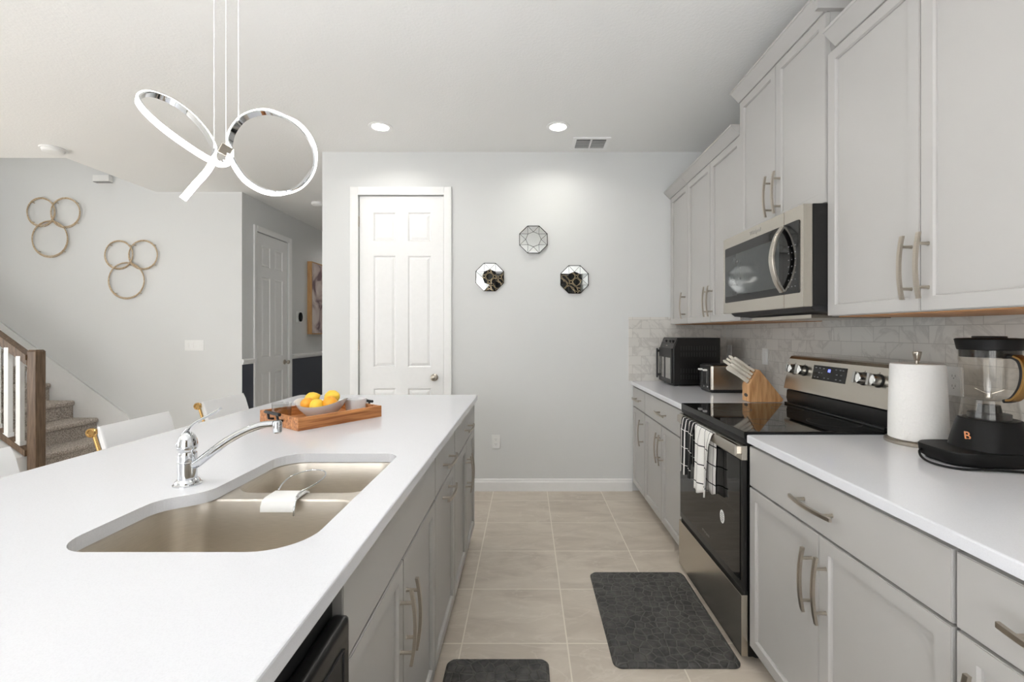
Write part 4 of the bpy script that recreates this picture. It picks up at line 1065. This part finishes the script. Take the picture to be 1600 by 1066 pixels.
# ------------------------------------------------------------------ pendant lamp over the island
pd = thing('pendant_lamp', 'chrome and white looping ribbon pendant lamp hanging over the island', 'pendant lamp', (-.95, 1.4, 1.75))
RP = [(285, 311, 1.33), (305.5, 287, 1.35), (322, 268.5, 1.37), (332, 252, 1.39),
      (334.5, 237.6, 1.42), (330.3, 223, 1.45), (317.9, 202.5, 1.50), (297.3, 179.8, 1.53), (272.5, 161.3, 1.52), (247.8, 150, 1.49), (229.2, 146.4, 1.45), (217.8, 151, 1.40), (216.8, 159, 1.37), (229, 175.7, 1.33), (256, 200.4, 1.29), (289, 225, 1.29), (317.9, 243.8, 1.32), (336.5, 253, 1.355),
      (346.8, 256, 1.375), (356, 252, 1.385), (360, 240, 1.39),
      (359, 221, 1.395), (365.3, 202.5, 1.40), (381.8, 184, 1.41), (408.6, 175.3, 1.42), (433.4, 178.8, 1.43), (462.3, 192.2, 1.43), (483, 215, 1.43), (492.2, 241.7, 1.43), (487, 268.5, 1.42), (468.5, 291, 1.41), (441.6, 301.5, 1.40), (412.8, 298.4, 1.385), (386, 283, 1.375), (369.5, 262.3, 1.37), (363, 248, 1.37)]
RC = [px(*p) for p in RP]
cl_ = sum(RC[4:18], Vector())/14; cr_ = sum(RC[21:], Vector())/len(RC[21:])
eye = Vector((0, 0, EYE))
OUT = []
for i, p in enumerate(RC):
    a0 = (eye-p).normalized()
    if i < 4: o = a0+Vector((.3, 0, -.3))
    elif i < 18: o = (p-cl_).normalized()
    elif i < 21: o = (Vector((0, 0, -1))*(20-i)+a0*1.0).normalized()
    else:
        rd = (p-cr_).normalized(); ang = math.atan2(rd.z, rd.x); tau = math.radians(40)*math.cos(2*(ang-math.radians(50)))
        o = rd*math.cos(tau)+a0*math.sin(tau)
    OUT.append(o.normalized())
PP = smoothpath(RC, 6); OO = smoothpath(OUT, 6)
def ribbon(t0, t1, hw):
    L = []; pb = None
    for i, p in enumerate(PP):
        t = (PP[min(len(PP)-1, i+1)]-PP[max(0, i-1)]).normalized(); o = OO[i]; o = (o-t*o.dot(t)).normalized(); b_ = t.cross(o)
        if pb is not None and b_.dot(pb) < 0: b_ = -b_
        pb = b_; L.append([tuple(p+o*a+b_*hw*c) for a, c in ((t0, -1), (t1, -1), (t1, 1), (t0, 1))])
    return loft(L, nb(), True, True)
obj('channel', ribbon(-.004, .0012, .0088), M['chrome'], pd, 40)
obj('light_strip', ribbon(.0012, .0065, .0088), M['led'], pd, 40)
c0 = px(352, 236, 1.385)
b = bmesh.new(); bx(b, -.016, .016, -.012, .012, -.014, .018, bev=.003)
bmesh.ops.transform(b, matrix=Matrix.Translation(c0) @ Matrix.Rotation(.5, 4, 'Y') @ Matrix.Rotation(.6, 4, 'Z'), verts=b.verts)
obj('clamp', b, M['nickel'], pd, 30)
for a in ((334.5, 236, 1.42), (353, 226, 1.385), (372.5, 194, 1.405)):
    p = px(*a); obj('cable', tube([p, Vector((p.x, p.y, H-.02))], .0012, 8), M['white'], pd)
obj('canopy', lathe([(0, -.03), (.09, -.03), (.10, -.026), (.10, 0), (0, 0)], (-.93, 1.40, H), 40), M['chrome'], pd, 40)

# ------------------------------------------------------------------ ceiling fittings
def downlight(x, y, label, power=3.5):
    t = thing('recessed_light', label, 'ceiling light', (x, y, H-.004))
    obj('trim_ring', lathe([(.088, -.001), (.086, -.005), (.064, -.006), (.060, -.001)], (x, y, H), 40), M['trim'], t, 40)
    obj('lens', lathe([(.060, -.0012), (.058, -.0045), (0, -.006)], (x, y, H), 32), M['bulb'], t, 40)
    o = area('recessed_lamp', (x, y, H-.012), (0, 0, 0), .11, .11, power, (1, .97, .92), 'DISK', 150); o.parent = t; o.location = (0, 0, -.008)
downlight(-1.10, 3.384, 'lit round recessed ceiling light in front of the pantry door')
downlight(.242, 3.384, 'lit round recessed ceiling light beside the ceiling air vent')
downlight(-1.10, 1.0, 'lit round recessed ceiling light out of view above the sink', 4)
downlight(.242, 1.0, 'lit round recessed ceiling light out of view above the aisle', 5.5)
downlight(-2.5, 7.2, 'lit round recessed ceiling light in the hallway, out of view', 4)
downlight(-3.6, 2.6, 'lit round recessed ceiling light above the stool side of the room, out of view', 3)
# air vent
vt = thing('air_vent', 'white ceiling air vent with two rows of louvres above the wall mirrors', 'air vent', (.526, 3.675, H-.004))
vx0, vx1, vy0, vy1 = .376, .676, 3.56, 3.79
b = nb(); ym = []
for a in ((vx0, vx1, vy0, vy0+.03), (vx0, vx1, vy1-.03, vy1), (vx0, vx0+.03, vy0+.03, vy1-.03), (vx1-.03, vx1, vy0+.03, vy1-.03), (.519, .533, vy0+.03, vy1-.03)): bx(b, *a, H-.010, H-.0005)
obj('frame', b, M['trim'], vt)
obj('backing', box(vx0+.02, vx1-.02, vy0+.02, vy1-.02, H-.002, H-.0008), M['gap_shade'], vt)
b = nb()
for x0, x1 in ((vx0+.031, .518), (.534, vx1-.031)):
    for i in range(9):
        y = vy0+.052+i*.0165; t_ = box(x0, x1, -.009, .009, -.0008, .0008)
        bmesh.ops.transform(t_, matrix=Matrix.Translation((0, y, H-.009)) @ Matrix.Rotation(.6, 4, 'X'), verts=t_.verts); join(b, t_)
obj('louvres', b, M['silver'] if False else M['trim'], vt)
sd_ = thing('smoke_detector', 'round white smoke detector on the ceiling beside the stairwell opening', 'smoke detector', (-3.995, 3.784, H))
obj('base', lathe([(0, -.012), (.086, -.012), (.086, -.0005), (0, -.0005)], (-3.995, 3.784, H), 36), M['trim'], sd_, 40)
obj('cover', lathe([(0, -.042), (.045, -.042), (.068, -.034), (.074, -.018), (.074, -.012), (0, -.012)], (-3.995, 3.784, H), 36), M['white'], sd_, 40)
solo('smoke_detector', lathe([(0, -.04), (.05, -.04), (.07, -.026), (.07, -.0005), (0, -.0005)], (-2.50, 5.38, H), 32), M['white'],
     'small white smoke detector on the hallway ceiling, beside the corner of the kitchen wall', 'smoke detector', None, None, 40, origin=(-2.50, 5.38, H))
p = px(163, 281, 4.95)
ch = thing('door_chime', 'small white box high on the stair wall, near the edge of the ceiling opening', 'chime', (p.x, 4.955, p.z))
obj('cover', box(p.x-.09, p.x+.09, 4.905, 4.959, p.z-.03, p.z+.04, bev=.008), M['white'], ch, 40)
obj('grille', box(p.x-.088, p.x+.088, 4.91, 4.956, p.z-.036, p.z-.03), M['grey'], ch)

# ------------------------------------------------------------------ wall decorations
def torus(c, R, r, bm, ry=0, n=72):
    return tube([(c[0]+R*math.cos(2*PI*i/n), c[1], c[2]+R*math.sin(2*PI*i/n)) for i in range(n)], r, 8, bm, True)
def rings(label, cs):
    pc = px(*cs[0][:2], 4.94); t = thing('ring_wall_art', label, 'wall decoration', (pc.x, 4.955, pc.z))
    for x, y, R in cs:
        b = nb(); c = px(x, y, 4.93); R *= .00706
        torus((c.x+.004, 4.918, c.z+.003), R, .0056, b); torus((c.x-.022, 4.945, c.z-.002), R*1.02, .0048, b)
        for k in range(4):
            a = PI/4+k*PI/2; bx(b, c.x+R*math.cos(a)-.003, c.x+R*math.cos(a)+.003, 4.918, 4.958, c.z+R*math.sin(a)-.003, c.z+R*math.sin(a)+.003)
        obj('ring', b, M['rattan'], t, 60)
rings('three joined gilded rings on the stair wall, the higher set above the newel post', [(65, 331.5, 21.5), (103.2, 332.5, 22.5), (79, 373.6, 27.5)])
rings('three joined gilded rings on the stair wall, the lower set nearer the hallway', [(186.6, 398.4, 21.5), (224.6, 398.4, 22), (198.5, 438.6, 27.5)])
def mirror(label, x, y, tilt=(0, 0)):
    c = px(x, y, YB-.002); t = thing('octagon_mirror', label, 'mirror', tuple(c))
    Ro = .119/math.cos(PI/8)
    O = [Vector((Ro*math.cos(PI/8+k*PI/4), -.010, Ro*math.sin(PI/8+k*PI/4))) for k in range(8)]
    I = [Vector((.066*math.cos(k*PI/4), -.0125, .066*math.sin(k*PI/4))) for k in range(8)]
    m = Matrix.Translation(c) @ Matrix.Rotation(tilt[0], 4, 'X') @ Matrix.Rotation(tilt[1], 4, 'Z')
    if tilt != (0, 0): m = Matrix.Translation((0, -.006, 0)) @ m
    O = [m @ v for v in O]; I = [m @ v for v in I]
    b = nb(); vo = [b.verts.new(v) for v in O]; vi = [b.verts.new(v) for v in I]
    vb = [b.verts.new((v.x, YB-.002, v.z)) for v in O]
    b.faces.new(vi)
    for k in range(8):
        b.faces.new((vo[k-1], vo[k], vi[k])); b.faces.new((vi[k], vo[k], vi[(k+1) % 8])); b.faces.new((vb[k-1], vb[k], vo[k], vo[k-1]))
    b.faces.new(vb)
    obj('facets', b, M['mirror'], t)
    b = nb()
    for k in range(8):
        tube([O[k-1], O[k]], .0030, 6, b); tube([I[k], I[(k+1) % 8]], .0018, 6, b)
        tube([O[k-1], I[k]], .0016, 6, b); tube([O[k], I[k]], .0016, 6, b)
    obj('came_lines', b, M['lead'], t)
mirror('faceted octagonal wall mirror, topmost of the three, reflecting only white', 833.4, 375, (-.10, 0))
mirror('faceted octagonal wall mirror nearest to the pantry door, half dark in its reflection', 765.5, 433.5, (0, .07))
mirror('faceted octagonal wall mirror nearest to the wall cabinets, mostly dark lattice reflection', 897.4, 437)
pc = thing('framed_picture', 'abstract canvas in a thick light oak frame on the hallway wall', 'picture', (-3.145, 6.87, 1.33))
b = nb()
for a in ((6.44, 6.455, 1.335, 2.385), (7.285, 7.30, 1.335, 2.385), (6.455, 7.285, 1.335, 1.35), (6.455, 7.285, 2.37, 2.385)): bx(b, -3.1445, -3.082, *a)
obj('frame', b, M['handlewood'], pc)
obj('canvas', box(-3.14, -3.086, 6.456, 7.284, 1.351, 2.369), M['canvas'], pc)
ts_ = thing('thermostat', 'white wall device with a black oval face beside the hallway door', 'thermostat', (-3.145, 6.20, 1.575))
b = box(-3.1455, -3.133, 6.135, 6.265, 1.50, 1.65, bev=.004); obj('backplate', b, M['white'], ts_, 30)
o_ = lathe([(.043, 0), (.043, .020), (.036, .026), (0, .026)], (0, 0, 0), 28, axis='X', sx=.8)
for v in o_.verts: v.co = Vector((-3.133+v.co.x, 6.205+v.co.y, 1.575+v.co.z*1.5))
obj('face', o_, M['blackglass'], ts_, 40)

# ------------------------------------------------------------------ outlets and switches
def wallplate(name, label, cat, c, n, gang, kind):
    """n: unit vector out of the wall, plate centred on c"""
    n = Vector(n); u = Vector((n.y, -n.x, 0)); t = thing(name, label, cat, c)
    def F(bm):
        for v in bm.verts: a = v.co.copy(); v.co = Vector(c)+u*a.x+n*a.y+Vector((0, 0, a.z))
        return bm
    wd = .0355+.023*(gang-1)
    obj('plate', F(box(-wd, wd, .0002, .006, -.058, .058, bev=.002)), M['white'], t, 30)
    for i in range(gang):
        x = (i-(gang-1)/2)*.046
        if kind == 'switch': obj('rocker', F(box(x-.0165, x+.0165, .005, .009, -.033, .033, bev=.0015)), M['white'], t, 30)
        else:
            for z in (-.020, .020):
                r = obj('receptacle', F(prism(roundpoly([(x-.017, z-.014, .008), (x+.017, z-.014, .008), (x+.017, z+.014, .008), (x-.017, z+.014, .008)], 4), 'Y', .005, .0075)), M['white'], t, 30)
                b = box(x-.0075, x-.0055, .0074, .0078, z-.003, z+.006); bx(b, x+.0055, x+.0075, .0074, .0078, z-.003, z+.006); bx(b, x-.002, x+.002, .0074, .0078, z-.010, z-.006)
                obj('slots', F(b), M['grey'], r)
    return t
p = px(775, 690, YB); wallplate('wall_outlet', 'white power outlet low on the far wall, below the mirrors', 'outlet', (p.x, YB-.0003, p.z), (0, -1, 0), 1, 'outlet')
p = px(304, 539.6, 4.96); wallplate('light_switch', 'white four-gang light switch plate on the wall beside the hallway corner', 'light switch', (p.x, 4.9597, p.z), (0, -1, 0), 4, 'switch')
XS = XR-.0093
wallplate('light_switch', 'white rocker switch on the backsplash above the knife block', 'light switch', (XS, 3.22, 1.192), (-1, 0, 0), 1, 'switch')
wallplate('wall_outlet', 'white outlet on the backsplash at the corner beside the air fryer', 'outlet', (XS, 3.78, 1.20), (-1, 0, 0), 1, 'outlet')
wallplate('wall_outlet', 'white outlet on the backsplash behind the blender', 'outlet', (XS, 1.795, 1.17), (-1, 0, 0), 1, 'outlet')

# ------------------------------------------------------------------ patterned curtain on the wall behind the camera
b = nb(); L = []
for z in (.03, 1.0, 2.0, 2.84): L.append([b.verts.new((-.1+1.78*i/110, -2.50+.035*math.sin(i*.62), z)) for i in range(111)])
for A, B in zip(L, L[1:]):
    for i in range(110): b.faces.new((A[i], A[i+1], B[i+1], B[i]))
cu = solo('curtain', b, M['curtain'], 'black curtain with a gold lattice print, seen only reflected in the wall mirrors', 'curtain', None, None, 60, origin=(.6, -2.5, .03))
md = cu.modifiers.new('thickness', 'SOLIDIFY'); md.thickness = .003
solo('curtain_rod', tube([(-.2, -2.50, 2.86), (1.7, -2.50, 2.86)], .014, 14), M['black'], 'black curtain rod on the wall behind the camera', 'curtain rod', None, None, 40, origin=(.6, -2.5, 2.86))
rgp = rect(-3.1, .1, -2.45, -.45)
solo('bounce_rug', loft([lift(rgp, .0005), lift(rgp, .010), lift(offset_poly(rgp, -.01), .012)], cap0=True, cap1=True), M['bounce_rug'], 'unseen pale floor covering added behind the camera to bounce sunlight onto the ceiling', 'bounce_rug', None, None, 30, origin=(-1.5, -1.45, 0))  # pale sheet added out of view, throws sunlight up to the ceiling
